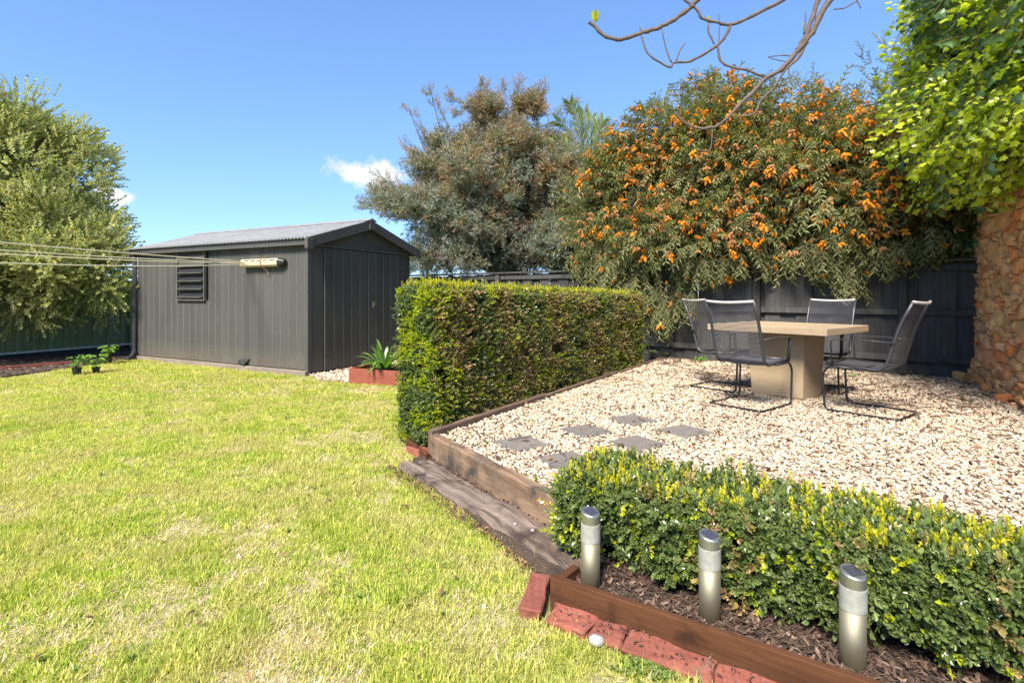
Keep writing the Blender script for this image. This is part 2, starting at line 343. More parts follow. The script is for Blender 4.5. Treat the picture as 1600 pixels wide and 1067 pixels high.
G = dict(
 grass=leafmat('grass_blade', [(0.179, 0.28, 0.0315), (0.358, 0.42, 0.063), (0.627, 0.57, 0.168), (0.258, 0.37, 0.042), (0.426, 0.46, 0.084), (0.739, 0.64, 0.273)], .45, .6, .25, patch=((.50, .44, .20), 1.9)),
 straw=leafmat('dry_grass_blade', [(0.636, 0.521, 0.37), (0.732, 0.622, 0.502), (0.531, 0.42, 0.264)], .35, .7, .2),
 box=leafmat('box_leaf', [(0.0929, 0.137, 0.0316), (0.131, 0.186, 0.0506), (0.18, 0.229, 0.0759), (0.0655, 0.104, 0.0278)], .2, .27, .65),
 boxdull=leafmat('box_leaf_bronzed', [(0.273, 0.222, 0.0751), (0.352, 0.244, 0.0976), (0.193, 0.198, 0.0601), (0.449, 0.29, 0.151)], .25, .25, .7),
 lime=leafmat('box_leaf_new', [(.32, .40, .025), (.46, .48, .025), (.24, .34, .025)], .35, .4, .4),
 yellow=leafmat('box_tip_new', [(0.464, 0.457, 0.0288), (0.542, 0.491, 0.0288), (0.341, 0.389, 0.0288)], .38, .45, .35),
 olive=leafmat('olive_green_leaf', [(0.256, 0.289, 0.0938), (0.365, 0.394, 0.15), (0.513, 0.499, 0.244), (0.189, 0.23, 0.0843), (0.432, 0.407, 0.159)], .35, .5, .4),
 wattle=leafmat('grey_green_fine_leaf', [(0.143, 0.176, 0.136), (0.217, 0.247, 0.21), (0.288, 0.312, 0.299), (0.168, 0.194, 0.109), (0.253, 0.206, 0.19)], .38, .6, .3),
 wattle2=leafmat('bronze_fine_leaf', [(0.281, 0.184, 0.0851), (0.324, 0.216, 0.158), (0.194, 0.184, 0.0729), (0.346, 0.194, 0.0972)], .3, .6, .3),
 bud=leafmat('buddleja_leaf', [(0.119, 0.144, 0.0475), (0.164, 0.196, 0.0634), (0.258, 0.27, 0.121), (0.0794, 0.107, 0.0317), (0.338, 0.326, 0.159)], .38, .5, .4),
 orange=leafmat('orange_blossom', [(0.773, 0.311, 0.0297), (0.81, 0.415, 0.0495), (0.69, 0.228, 0.0248)], .25, .7, .2),
 spent=leafmat('spent_blossom', [(0.483, 0.209, 0.0675), (0.578, 0.304, 0.143), (0.399, 0.218, 0.0975)], .2, .8, .1),
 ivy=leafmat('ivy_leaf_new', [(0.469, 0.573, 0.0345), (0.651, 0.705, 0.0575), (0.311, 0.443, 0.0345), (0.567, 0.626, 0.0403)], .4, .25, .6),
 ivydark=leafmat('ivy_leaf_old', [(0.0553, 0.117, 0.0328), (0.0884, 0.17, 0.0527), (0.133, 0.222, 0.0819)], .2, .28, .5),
 palm=leafmat('palm_leaflet', [(0.132, 0.192, 0.05), (0.18, 0.228, 0.07), (0.108, 0.156, 0.05)], .25, .45, .4),
 strap=leafmat('strap_leaf', [(.13, .25, .05), (.19, .32, .07), (.10, .2, .04)], .35, .35, .5),
 succ=leafmat('succulent_leaf', [(.22, .34, .10), (.30, .42, .16), (.16, .27, .07)], .2, .4, .4),
 weed=leafmat('weed_leaf', [(.10, .18, .03), (.16, .25, .05), (.2, .22, .06)], .3, .5, .3),
)
# ================================================================== THE SETTING
def frame(o, d, z=0):                     # local frame: x along d, y to its left
    return Matrix.Translation(Vector((o[0], o[1], z))) @ Matrix.Rotation(math.atan2(d[1], d[0]), 4, 'Z')
mb = MB(); mb.add([(-500, -300, 0), (500, -300, 0), (500, 900, 0), (-500, 900, 0)], [(0, 1, 2, 3)])
tag(mb.build('ground', m_lawn_base), kind='structure')
SA = Vector((-3.14, 8.27)); SU = Vector((-.89, .456)); SV = Vector((.456, .89))       # shed corner, long side, front
HO = Vector((-.63, 4.32)); HD = Vector((.551, .834)).normalized(); HN = Vector((-HD.y, HD.x)); HL = 4.73; HT = .37   # tall hedge
FO = Vector((5.72, 6.75)); FD = Vector((-.81, .587)).normalized()                      # black fence
WO = Vector((5.72, 6.70)); WD = Vector((-.5, -.866)); WN = Vector((.866, -.5))          # stone wall
BO = Vector((.157, 2.13)); BD = Vector((.833, -.553)).normalized(); BN = Vector((-BD.y, BD.x))  # brown board
S1 = Vector((-.60, 4.0)); S2 = Vector((.27, 2.68)); SDR = (S2 - S1).normalized(); SNR = Vector((-SDR.y, SDR.x))
SHO = Vector((.235, 2.50)); SHL = 2.9; SHT = .41                                        # small hedge
e1, e2 = Vector((-.594, 4.02)), Vector((2.62, 9.08))
grav = [S1 + SNR*.05 - SDR*.02, S2 + SNR*.05, S2 + BD*.05 + BN*.12, S2 + BD * 3.4 + BN*.1, Vector((5.6, .6)), Vector((4.6, 3.2)), WO + WD*1.5 + WN*.2, WO + WN*.2, FO, FO + FD * 4.2, e2]
GZ = .17
tag(MB().prism([tuple(p) for p in grav], 0.004, GZ).build('gravel_terrace', m_gravel_bed), kind='structure')
mul = [BO + BN*.01, BO + BD*3.2 + BN*.01, BO + BD*3.2 + BN*.62, BO + BN*.55 + BD*.0, Vector((.17, 2.4))]
tag(MB().prism([tuple(p) for p in mul], 0.004, .035).build('mulch_bed', m_mulch_bed), kind='structure')
bed = [(-7.7, 7.7), (-7.45, 8.75), (-7.3, 10.1), (-7.2, 10.45), (-8.4, 12.6), (-9.2, 11.0), (-11, 6.8), (-9, 5.6)]
tag(MB().prism(bed, 0.004, .03).build('garden_bed_soil', m_soil), kind='structure')
gpatch = [tuple(SA + SV*.02), tuple(SA + SV*2.6), tuple(SA + SV*2.6 - SU*1.2), tuple(gp(560, 600)[:2]), tuple(gp(500, 594)[:2])]
tag(MB().prism(gpatch, 0.004, .012).build('gravel_patch', m_gravel_bed), kind='structure')

# ---- pebbles
def rock(seed, sub=1, flat=.6, rough=.25):
    bm = bmesh.new(); bmesh.ops.create_icosphere(bm, subdivisions=sub, radius=1)
    for v in bm.verts:
        k = 1 + rough * nse(v.co, 1.1, seed * 3.7); v.co = Vector((v.co.x * k * 1.15, v.co.y * k * .85, v.co.z * k * flat))
    me = bpy.data.meshes.new('rock'); bm.to_mesh(me); bm.free()
    me.polygons.foreach_set('use_smooth', [True] * len(me.polygons)); return me
pe = [rock(i, 2, .5 + .08 * i) for i in range(4)]
for x in pe: x.materials.append(m_pebble)
g_peb = templates(pe)
pav_def = [((.065, 3.83), 31), ((.575, 4.19), 33), ((1.02, 4.545), 32), ((.891, 3.83), 33), ((1.344, 4.17), 31), ((.352, 3.43), 32)]
def in_pavers(x, y, s=.29):
    r = np.zeros(len(x), bool)
    for (c, a) in pav_def:
        a = R(a); dx, dy = x - c[0], y - c[1]; u = dx*math.cos(a) + dy*math.sin(a); v = -dx*math.sin(a) + dy*math.cos(a)
        r |= (abs(u) < s/2) & (abs(v) < s/2)
    return r
n = 150000; x = rng.uniform(-.7, 6, n); y = rng.uniform(1.4, 9.3, n)
k = inpoly(x, y, [tuple(p) for p in grav]) & ~in_pavers(x, y) & (np.abs(x / y) < 1.12)
x, y = x[k], y[k]; n = len(x)
s = rng.uniform(.0075, .0145, n) * (1 + .10 * (y - 3) / 4)
z = GZ + rng.uniform(.0, .022, n)
scatter('gravel', g_peb, np.stack([x, y, z], 1), np.stack([rng.normal(0, .35, n), rng.normal(0, .35, n), rng.uniform(0, 6.28, n)], 1), s, rng.integers(0, 4, n), None, 'cream and tan pebbles spread over the raised terrace', 'gravel')
n = 5000; x = rng.uniform(-3.6, -1, n); y = rng.uniform(7.2, 11, n); k = inpoly(x, y, gpatch); x, y = x[k], y[k]; n = len(x)
scatter('gravel', g_peb, np.stack([x, y, .015 + rng.uniform(0, .01, n)], 1), rng.uniform(-.4, .4, (n, 3)), rng.uniform(.012, .022, n), rng.integers(0, 4, n), None, 'small patch of pale pebbles before the shed doors', 'gravel')
# litter on gravel: dead leaves, bits of weed
def chip(seed):
    random.seed(seed); mb = MB(); L = 1; a = [(-L, -.25), (L*.8, -.3), (L, .1), (.2, .35), (-.8, .28)]
    mb.prism([(p[0] + random.uniform(-.1, .1), p[1] + random.uniform(-.1, .1)) for p in a], -.06, .06); return mb.mesh('chip', m_chip)
g_chip = templates([chip(i) for i in range(5)])
def dl(seed):
    random.seed(seed); mb = MB(); leaf(mb, (-.5, 0, 0), (1, 0, .1), (0, 0, 1), 1.0, .42, 0, 1.0, fold=random.uniform(-.3, .4), droop=random.uniform(-.3, .5), k=3); return mb.mesh('dead_leaf', m_deadleaf)
g_dead = templates([dl(i) for i in range(4)])
n = 9000; x = rng.uniform(-.7, 6, n); y = rng.uniform(1.4, 9.3, n)
dens = np.array([nse((a, b, 0), .8, 4) for a, b in zip(x, y)]); edge = np.clip((x*.72 + y*.69 - 6.0) / 2.2, 0, 1)
k = inpoly(x, y, [tuple(p) for p in grav]) & (rng.random(n) < .30 + .8 * edge * (dens > -.25) + .35 * (dens > .25))
x, y = x[k], y[k]; n = len(x)
scatter('leaf_litter', g_dead, np.stack([x, y, np.full(n, GZ + .037)], 1), np.stack([rng.normal(0, .3, n), rng.normal(0, .4, n), rng.uniform(0, 6.28, n)], 1), rng.uniform(.022, .055, n), rng.integers(0, 4, n), None, 'brown fallen leaves scattered on the pebbles toward the black fence', 'leaf litter')
random.seed(3)
wd = []
for i in range(3):
    mb = MB()
    for j in range(9): leaf(mb, (0, 0, 0), rv(1) + Vector((0, 0, .8)), (0, 0, 1), random.uniform(.5, 1), .35, 0, random.uniform(.7, 1.2), k=3)
    wd.append(mb.mesh('weed', G['weed']))
g_weed = templates(wd)
n = 800; x = rng.uniform(-.6, 3.2, n); y = rng.uniform(2.8, 8.5, n)
dd = (x - HO.x) * -HN.x + (y - HO.y) * -HN.y
k = inpoly(x, y, [tuple(p) for p in grav]) & (rng.random(n) < np.exp(-dd / .7)) & ~in_pavers(x, y, .31); x, y = x[k], y[k]; n = len(x)
scatter('weeds', g_weed, np.stack([x, y, np.full(n, GZ + .012)], 1), np.stack([np.zeros(n), np.zeros(n), rng.uniform(0, 6.28, n)], 1), rng.uniform(.015, .045, n), rng.integers(0, 3, n), None, 'tiny green weeds growing among pebbles beside the tall hedge', 'weeds')
def twg(seed):
    random.seed(seed); mb = MB(); mb.tube(smoothpath([(-1, 0, 0), (-.3, random.uniform(-.15, .15), .05), (.3, random.uniform(-.2, .2), .02), (1, 0, 0)], 2), .055, 4); return mb.mesh('twig', m_chip)
n = 4200; x = rng.uniform(-.7, 6, n); y = rng.uniform(1.4, 9.3, n); ed = np.clip((x*.72 + y*.69 - 4.2) / 3, .08, 1)
k = inpoly(x, y, [tuple(p) for p in grav]) & (rng.random(n) < ed); x, y = x[k], y[k]; n = len(x)
scatter('twig_litter', templates([twg(i) for i in range(4)]), np.stack([x, y, np.full(n, GZ + .041)], 1), np.stack([np.zeros(n), rng.normal(0, .1, n), rng.uniform(0, 6.28, n)], 1), rng.uniform(.025, .085, n), rng.integers(0, 4, n), None, 'dark thin twigs scattered across the pebbles toward the stone wall', 'leaf litter')
# mulch chips
n = 14000; u = rng.uniform(0, 3.1, n); v = rng.uniform(.015, .6, n)
x = BO.x + BD.x * u + BN.x * v; y = BO.y + BD.y * u + BN.y * v
scatter('bark_mulch', g_chip, np.stack([x, y, .036 + rng.uniform(0, .014, n)], 1), np.stack([rng.normal(0, .4, n), rng.normal(0, .4, n), rng.uniform(0, 6.28, n)], 1), rng.uniform(.005, .017, n), rng.integers(0, 5, n), None, 'dark bark mulch between the brown board and the low hedge', 'mulch')
n = 5000; x = rng.uniform(-11, -7, n); y = rng.uniform(5.6, 12.6, n); k = inpoly(x, y, bed); x, y = x[k], y[k]; n = len(x)
scatter('bark_mulch', g_chip, np.stack([x, y, .03 + rng.uniform(0, .02, n)], 1), rng.uniform(-.4, .4, (n, 3)) + np.array([0, 0, 3]), rng.uniform(.015, .05, n), rng.integers(0, 5, n), None, 'dark bark and leaf litter on the soil below the green steel fence', 'mulch')

# ---- lawn grass
lawn = [(-3.3, .5), (1.9, .5), tuple(BO + BD*1.6 - BN*.115), tuple(BO - BN*.115), (-.03, 2.1), (.12, 2.42), (-.83, 3.80), (-.72, 4.10), tuple(HO + HN*.5), tuple(HO + HN*.55 + HD*5.2), (.6, 10), tuple(SA + SV*2.6 - SU*1.25), tuple(gp(562, 602)[:2]), tuple(gp(500, 597)[:2]), tuple(SA - SV*.12 - SU*.1), tuple(SA + SU*4.5 - SV*.12), (-7.3, 10.1), (-7.4, 8.8), (-7.66, 7.75), (-9, 5.5), (-9, 2.5)]
def tuft(seed, nb, h, spread, lean, mi=0):
    random.seed(seed); mb = MB()
    for j in range(nb):
        b = Vector((random.uniform(-spread, spread), random.uniform(-spread, spread), -.004)); q = random.uniform(0, 6.28); l = random.uniform(*lean)
        d = Vector((math.cos(q)*l, math.sin(q)*l, 1)); L = h * random.uniform(.6, 1.25)
        leaf(mb, b, d, Vector((math.cos(q), math.sin(q), 0)), L, random.uniform(.0032, .0052), mi, random.uniform(.5, 1.3), fold=.1, droop=-.35 if random.random() < .5 else .3)
    return mb
tf = [tuft(i, 16, .030, .026, (.6, 4.5)).mesh('tuft', G['grass']) for i in range(5)] + [tuft(10 + i, 15, .032, .03, (1.5, 8)).mesh('tuft', G['straw']) for i in range(3)] + [tuft(20 + i, 16, .042, .03, (.4, 2.4)).mesh('tuft', G['grass']) for i in range(2)]
g_grass = templates(tf)
def grass_pts(n, x0, x1, y0, y1, s0, s1, zones):
    x = rng.uniform(x0, x1, n); y = rng.uniform(y0, y1, n); k = inpoly(x, y, lawn) & (np.abs(x) < y * 1.05 + .1)
    x, y = x[k], y[k]; n = len(x)
    a = np.array([nse((p, q, 0), .9, 1.3) + .8 * nse((p, q, 0), 3.1, 5) + .7 * nse((p, q, 0), 8.5, 3) for p, q in zip(x, y)])
    b = np.array([nse((p, q, 0), 2.3, 9.1) for p, q in zip(x, y)])
    r = rng.random(n); idx = rng.integers(0, 5, n)
    idx = np.where(r < np.clip(.22 + a * .75, .08, .62), rng.integers(5, 8, n), idx)
    idx = np.where((b > .30) & (rng.random(n) < .55), rng.integers(8, 10, n), idx)
    bare = (np.hypot((x + 1.95*1) / 1.0, (y - 3.35*1)) < .0)
    s = rng.uniform(s0, s1, n) * np.clip(1 - .55*np.clip(a, 0, 1), .5, 1)
    return x, y, s, idx
X, Yy, S_, I_ = [], [], [], []
for args in ((64000, -3.7, 1.7, .9, 3.6, .8, 1.25), (60000, -6.5, .6, 3.4, 6.6, .95, 1.5), (42000, -9, 1, 6.3, 11, 1.3, 2.0)):
    a = grass_pts(*args, None)
    for L_, q in zip((X, Yy, S_, I_), a): L_.append(q)
x, y, s, idx = map(np.concatenate, (X, Yy, S_, I_))
bp = gp(225, 775); k = (np.hypot((x - bp.x) * .8, (y - bp.y) * 1.6) + .12*rng.random(len(x))) > .17      # bare scuffed spot
x, y, s, idx = x[k], y[k], s[k], idx[k]; n = len(x)
scatter('lawn_grass', g_grass, np.stack([x, y, np.zeros(n)], 1), np.stack([rng.normal(0, .12, n), rng.normal(0, .12, n), rng.uniform(0, 6.28, n)], 1), s, idx, None, 'short lime green lawn with dry straw coloured patches', 'grass')
n = 2600; x = rng.uniform(-8, 1.2, n); y = rng.uniform(1.2, 10, n); q = np.array([nse((a, b, 0), 1.7, 21) for a, b in zip(x, y)])
k = inpoly(x, y, lawn) & (q > .12) & (rng.random(n) < .7); x, y = x[k], y[k]; n = len(x)
scatter('lawn_weeds', g_weed, np.stack([x, y, np.full(n, .008)], 1), np.stack([np.zeros(n), np.zeros(n), rng.uniform(0, 6.28, n)], 1), rng.uniform(.012, .034, n), rng.integers(0, 3, n), None, 'small dark green broadleaf weeds and clover clumps dotted through the lawn', 'weeds')
n = 700; x = rng.uniform(-7, 1.2, n); y = rng.uniform(1.2, 9.5, n); k = inpoly(x, y, lawn); x, y = x[k], y[k]; n = len(x)
scatter('lawn_litter', g_dead, np.stack([x, y, np.full(n, .028)], 1), np.stack([rng.normal(0, .4, n), rng.normal(0, .4, n), rng.uniform(0, 6.28, n)], 1), rng.uniform(.012, .04, n), rng.integers(0, 4, n), None, 'scattered dry brown leaves lying in the lawn', 'leaf litter')
# long grass along the bricks and sleeper
lx, ly = [], []
for _ in range(900):
    t = random.random()
    if t < .55: p = BO + BD * random.uniform(-.1, 1.3) - BN * random.uniform(.10, .2)
    else: p = Vector((.2, 2.36)).lerp(Vector((-.85, 3.88)), random.random()) + Vector((-.8, -.55)) * random.uniform(.0, .07)
    lx.append(p.x); ly.append(p.y)
n = len(lx)
scatter('edge_grass', g_grass, np.stack([lx, ly, np.zeros(n)], 1), np.stack([rng.normal(0, .2, n), rng.normal(0, .2, n), rng.uniform(0, 6.28, n)], 1), rng.uniform(.7, 1.3, n), np.where(rng.random(n) < .4, rng.integers(5, 8, n), rng.integers(8, 10, n)), None, 'longer untidy grass fringe against the brick edging and sleeper', 'grass')

# ================================================================== SHED
shed = thing('garden_shed', 'long charcoal painted garden shed with grey corrugated gable roof', 'shed', (SA.x, SA.y, 0), math.atan2(SV.y, SV.x))
SW, SLn, EZ, RZ = 2.52, 4.5, 2.10, 2.485
mb = MB(); mb.box(.03, SW-.03, .03, SLn-.03, .02, EZ-.02); mb.add([(.03, .03, EZ-.02), (SW-.03, .03, EZ-.02), (SW/2, .03, RZ-.06), (.03, SLn-.03, EZ-.02), (SW-.03, SLn-.03, EZ-.02), (SW/2, SLn-.03, RZ-.06)], [(0, 1, 2), (5, 4, 3), (0, 2, 5, 3), (2, 1, 4, 5)])
mb.build('wall_core', m_shed, shed)
m_shed_edge = surf('lit_board_edge', (.10, .10, .09), (.15, .145, .13), 6, .8, .1)  # paler bevel colour: the light that board edges catch, painted in
def boardmesh(wd, h, th=.016, split=None):
    mb = MB(); b = .007
    poly = [(0, 0), (wd, 0), (wd, th - b), (wd - b, th), (b, th), (0, th - b)]
    mb.prism(poly, 0, h)
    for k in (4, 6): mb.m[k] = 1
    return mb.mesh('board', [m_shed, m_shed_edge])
# long side x=0 : boards are extruded towards -x
wy0, wy1, wz0, wz1 = 3.33, 4.02, 1.06, 1.92            # louvre window opening (along y)
P0 = at(283, 394, 10.0)
def ypos(px):                                          # distance along long side seen at photo pixel column
    r = (px - 800) / F; return (SA.x - r * SA.y) / (r * SU.y - SU.x)
wy0, wy1 = ypos(322), ypos(281)
def zat(px, py):
    t = ypos(px); return H + (HY - py) * (SA.y + SU.y * t) / F
wz0, wz1 = zat(300, 468), zat(300, 393)
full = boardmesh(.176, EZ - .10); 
Ml = Matrix.Rotation(R(90), 4, 'Z')                    # board local x -> y, local y(th) -> -x
yy = .05; i = 0
upper = None
while yy < SLn - .06:
    gap = .003 if random.random() < .8 else .006
    if yy + .176 > wy0 - .03 and yy < wy1 + .03:
        for (a, b) in ((.09, wz0 - .02), (wz1 + .02, EZ - .01)):
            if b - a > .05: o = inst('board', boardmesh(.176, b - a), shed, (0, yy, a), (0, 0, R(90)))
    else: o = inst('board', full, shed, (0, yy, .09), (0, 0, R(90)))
    yy += .18
# corner trims, plinth, eave fascia
MB().box(-.022, .05, -.022, .045, .06, EZ).build('corner_trim', m_shed_trim, shed, bevel=.004)
MB().box(-.022, .05, SLn - .045, SLn + .02, .06, EZ).build('corner_trim', m_shed_trim, shed, bevel=.004)
MB().box(-.075, .03, -.02, SLn + .05, .0, .075).build('plinth', m_plinth, shed, bevel=.008)
mb = MB(); mb.box(-.12, -.09, -.10, SLn + .10, EZ - .10, EZ + .03); mb.build('eave_fascia', m_shed_trim, shed, bevel=.004)
mb = MB(); mb.box(SW+.09, SW+.12, -.10, SLn + .10, EZ - .10, EZ + .03); mb.build('eave_fascia', m_shed_trim, shed, bevel=.004)
# a torn strip of flashing low on the long side
mb = MB(); yq = ypos(385); mb.add([(-.02, yq-.12, .2), (-.08, yq+.1, .17), (-.03, yq+.16, .09), (-.1, yq-.05, .09)], [(0, 1, 2, 3)]); mb.build('loose_flashing', m_shed_dark, shed)
# front : doors (two leaves) and side panels
bw = .19; fz = 2.00
def front_boards(x0, x1, z0, z1, parent, y=0.0, th=.016):
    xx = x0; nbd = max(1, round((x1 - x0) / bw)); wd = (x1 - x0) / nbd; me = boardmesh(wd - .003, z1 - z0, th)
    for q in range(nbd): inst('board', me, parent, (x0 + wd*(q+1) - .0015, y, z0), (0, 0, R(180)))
front_boards(.05, .30, .05, fz, shed); front_boards(2.30, SW - .03, .05, fz, shed)
for (a, b, hd) in ((.305, 1.30, 0), (1.305, 2.295, 1)):
    d = MB().box(a, b, -.012, .0, .04, fz - .01).build('door', m_shed_dark, shed)
    front_boards(a + .004, b - .004, .042, fz - .012, d, -.012)
    if hd:
        mb = MB(); mb.box(a + .10, a + .125, -.055, -.028, 1.02, 1.12); mb.tube([(a+.112, -.05, 1.10), (a+.112, -.075, 1.10), (a+.112, -.075, 1.04), (a+.112, -.05, 1.04)], .006, 6); mb.build('handle', m_steel, d)
    for zz in (.3, 1.75): MB().box(a + (.02 if not hd else .8), a + (.2 if not hd else .97), -.034, -.028, zz, zz + .03).build('hinge', m_shed_trim, d)
MB().add([(.02, -.03, fz + .0), (SW - .02, -.03, fz + .0), (SW - .02, -.03, EZ), (SW/2, -.03, RZ - .02), (.02, -.03, EZ), (.02, .03, fz), (SW - .02, .03, fz), (SW - .02, .03, EZ), (SW/2, .03, RZ - .02), (.02, .03, EZ)],
         [(0, 1, 2, 3, 4), (9, 8, 7, 6, 5), (0, 5, 6, 1), (1, 6, 7, 2), (2, 7, 8, 3), (3, 8, 9, 4), (4, 9, 5, 0)]).build('gable_panel', m_shed, shed)
MB().box(.02, SW - .02, -.042, -.031, fz, fz + .035).build('door_head_batten', m_shed_trim, shed)
# barge boards + apex block
sl_ = math.atan2(RZ - EZ, SW / 2)
for sgn, nm in ((1, 0), (-1, 1)):
    a = Vector((-.14, 0, EZ - .14 * math.tan(sl_) + .02)) if sgn == 1 else Vector((SW + .14, 0, EZ - .14 * math.tan(sl_) + .02)); b = Vector((SW/2, 0, RZ + .02))
    for yb in ((-.15, -.118), (SLn + .1, SLn + .13)):
        mb = MB(); vs = []
        for y_ in yb: vs += [(a.x, y_, a.z + .03), (b.x, y_, b.z + .03), (b.x, y_, b.z - .13), (a.x, y_, a.z - .13)]
        mb.add(vs, [(0, 1, 2, 3), (7, 6, 5, 4), (0, 4, 5, 1), (1, 5, 6, 2), (2, 6, 7, 3), (3, 7, 4, 0)])
        mb.build('barge_board', m_shed_trim, shed, bevel=.004)
MB().box(SW/2 - .07, SW/2 + .07, -.175, -.152, RZ - .12, RZ + .05).build('apex_block', m_shed_trim, shed, bevel=.006)
MB().box(-.16, -.02, -.165, -.10, EZ - .16, EZ + .0).build('barge_end_cap', m_shed_trim, shed, bevel=.012)
for sgn in (0, 1):                                     # corrugated sheets
    mb = MB(); pitch = .076; nn = int((SLn + .26) / (pitch / 6)); vs = []; fs = []
    for q in range(nn + 1):
        y_ = -.13 + q * pitch / 6; h = .009 * math.cos(2 * math.pi * y_ / pitch)
        for (x_, z_) in ((-.16, EZ - .16*math.tan(sl_) + .055), (SW/2, RZ + .055)):
            vs.append((x_ if not sgn else SW - x_, y_, z_ + h))
        for (x_, z_) in ((-.16, EZ - .16*math.tan(sl_) + .052), (SW/2, RZ + .052)):
            vs.append((x_ if not sgn else SW - x_, y_, z_ + h - .002))
        if q: o = 4 * (q - 1); fs += [(o, o+4, o+5, o+1), (o+2, o+3, o+7, o+6), (o, o+2, o+6, o+4)]
    mb.add(vs, fs); mb.build('roof_sheet', m_roof, shed, smooth=False)
mb = MB(); mb.add([(SW/2-.12, -.17, RZ+.03), (SW/2, -.17, RZ+.085), (SW/2+.12, -.17, RZ+.03), (SW/2-.12, SLn+.15, RZ+.03), (SW/2, SLn+.15, RZ+.085), (SW/2+.12, SLn+.15, RZ+.03)], [(0, 1, 4, 3), (1, 2, 5, 4), (0, 2, 1), (3, 4, 5)]); mb.build('ridge_cap', m_roof, shed)
# louvre window
win = MB(); t = .03
win.box(-.055, -.001, wy0 - .02, wy0, wz0, wz1); win.box(-.055, -.001, wy1, wy1 + .02, wz0, wz1); win.box(-.056, -.001, wy0 - .02, wy1 + .02, wz1, wz1 + .022); win.box(-.065, -.001, wy0 - .035, wy1 + .035, wz0 - .02, wz0)
win = win.build('window', m_louvre, shed, bevel=.003)
MB().box(-.01, .01, wy0, wy1, wz0, wz1).build('dark_opening', m_shed_dark, win)
hgt = (wz1 - wz0); nb = 6
for q in range(nb):
    zc = wz0 + hgt * (q + .5) / nb
    Mx = Matrix.Translation((-.03, 0, zc)) @ Matrix.Rotation(R(-38 if q < 4 else -72), 4, 'Y')
    o = MB().box(-.045 * 1.3, .045 * 1.3, wy0 + .012, wy1 - .012, -.003, .003, M=None).build('louvre', m_glass if q < 4 else m_shed, win)
    o.matrix_local = Mx
    e = MB().box(-.062, -.052, wy0 + .012, wy1 - .012, -.006, .006).build('louvre_edge', m_louvre, win); e.matrix_local = Mx
# clothesline box on the long side
cl0, cl1 = ypos(448), ypos(386); cz = zat(420, 411)
cl = thing('clothesline_reel', 'cream retractable clothesline box with black end cap mounted on the shed wall', 'clothesline', (SA.x, SA.y, 0), math.atan2(SV.y, SV.x))
m_cream = surf('cream_plastic', (.5, .42, .28), (.56, .48, .34), 5, .45, .05)
mb = MB(); prof = [(-.03, -.065), (-.10, -.068), (-.135, -.04), (-.14, .03), (-.11, .062), (-.03, .065)]
vs = [(p[0], cl0 + .07, cz + p[1]) for p in prof] + [(p[0], cl1, cz + p[1] * 1.0) for p in prof]
mb.add(vs, [tuple(range(6))[::-1], tuple(range(6, 12))] + [(i, (i+1) % 6, 6+(i+1) % 6, 6+i) for i in range(6)]); mb.build('casing', m_cream, cl, bevel=.008)
for q in range(5): 
    yq = cl0 + .13 + (cl1 - cl0 - .2) * q / 5; MB().box(-.1415, -.13, yq, yq + .10, cz + .028, cz + .042).build('slot', m_shed_dark, cl)
mb = MB(); vs = [(p[0]*1.04, cl0 + .068, cz + p[1]*1.08) for p in prof] + [(-.05 + (p[0]+.05)*.55, cl0 - .045, cz + p[1]*.6) for p in prof]
mb.add(vs, [tuple(range(6)), tuple(range(6, 12))[::-1]] + [(i, 6+i, 6+(i+1) % 6, (i+1) % 6) for i in range(6)]); mb.build('end_cap', m_blacktube, cl, bevel=.01)
MB().box(-.03, -.017, cl0, cl1, cz - .05, cz + .05).build('back_plate', m_shed_dark, cl)
yq = cl0 + .42; mb = MB(); mb.tube(arc([(-.02, yq, cz + .1), (-.12, yq, cz + .075), (-.15, yq + .01, cz + .02), (-.148, yq, cz - .05), (-.06, yq - .04, cz - .13), (-.05, yq - .07, cz - .2)], .02), .006, 5); mb.build('tie_cord', surf('brown_cord', (.24, .11, .06), (.3, .15, .09), 20, .8, 0), cl)
m_line = surf('cream_line', (.70, .62, .42), (.78, .72, .52), 20, .6, 0)
Mw = Matrix.Translation((SA.x, SA.y, 0)) @ Matrix.Rotation(math.atan2(SV.y, SV.x), 4, 'Z')
ends = [at(0, 379, 5.3), at(0, 391, 5.25), at(0, 397, 5.45), at(0, 411, 5.2)]
starts = [Mw @ Vector((-.142, cl1 - .03 - .05*q, cz + .035 - .018*q)) for q in range(4)]
for q in range(4):
    A_ = starts[q]; E_ = ends[q]; B_ = A_ + (E_ - A_) * 1.55; B_.z = E_.z + (E_.z - A_.z) * .1 + .02 ; pts = []
    sag = (.10, .07, .10, .12)[q]
    kk = 1/1.55; base = A_.z + (B_.z - A_.z) * kk; 
    for j in range(25):
        u = j / 24; p = A_.lerp(B_, u); p.z += (E_.z - base) * 4 * u * (1 - u) / (4 * kk * (1 - kk)); pts.append(p)
    mb = MB(); mb.tube(pts, .0075, 6)
    o = mb.build('cord', m_line, cl, smooth=True, M=Mw.inverted())
    o['label'] = (['uppermost cream clothesline cord stretched across the left tree', 'second cream clothesline cord from the top before the left tree', 'third cream clothesline cord from the top before the left tree', 'lowest cream clothesline cord sagging before the left tree'][q])
B_ = starts[0] + (ends[0] - starts[0]) * 1.55
post = thing('clothesline_post', 'steel clothesline post at the far end of the cords', 'post', (B_.x, B_.y, 0), math.atan2(SV.y, SV.x) + R(90))
MB().tube([(0, 0, 0), (0, 0, B_.z)], .03, 10).build('upright', m_greytube, post); MB().tube([(-.4, 0, B_.z - .03), (.4, 0, B_.z - .03)], .022, 8).build('crossbar', m_greytube, post)
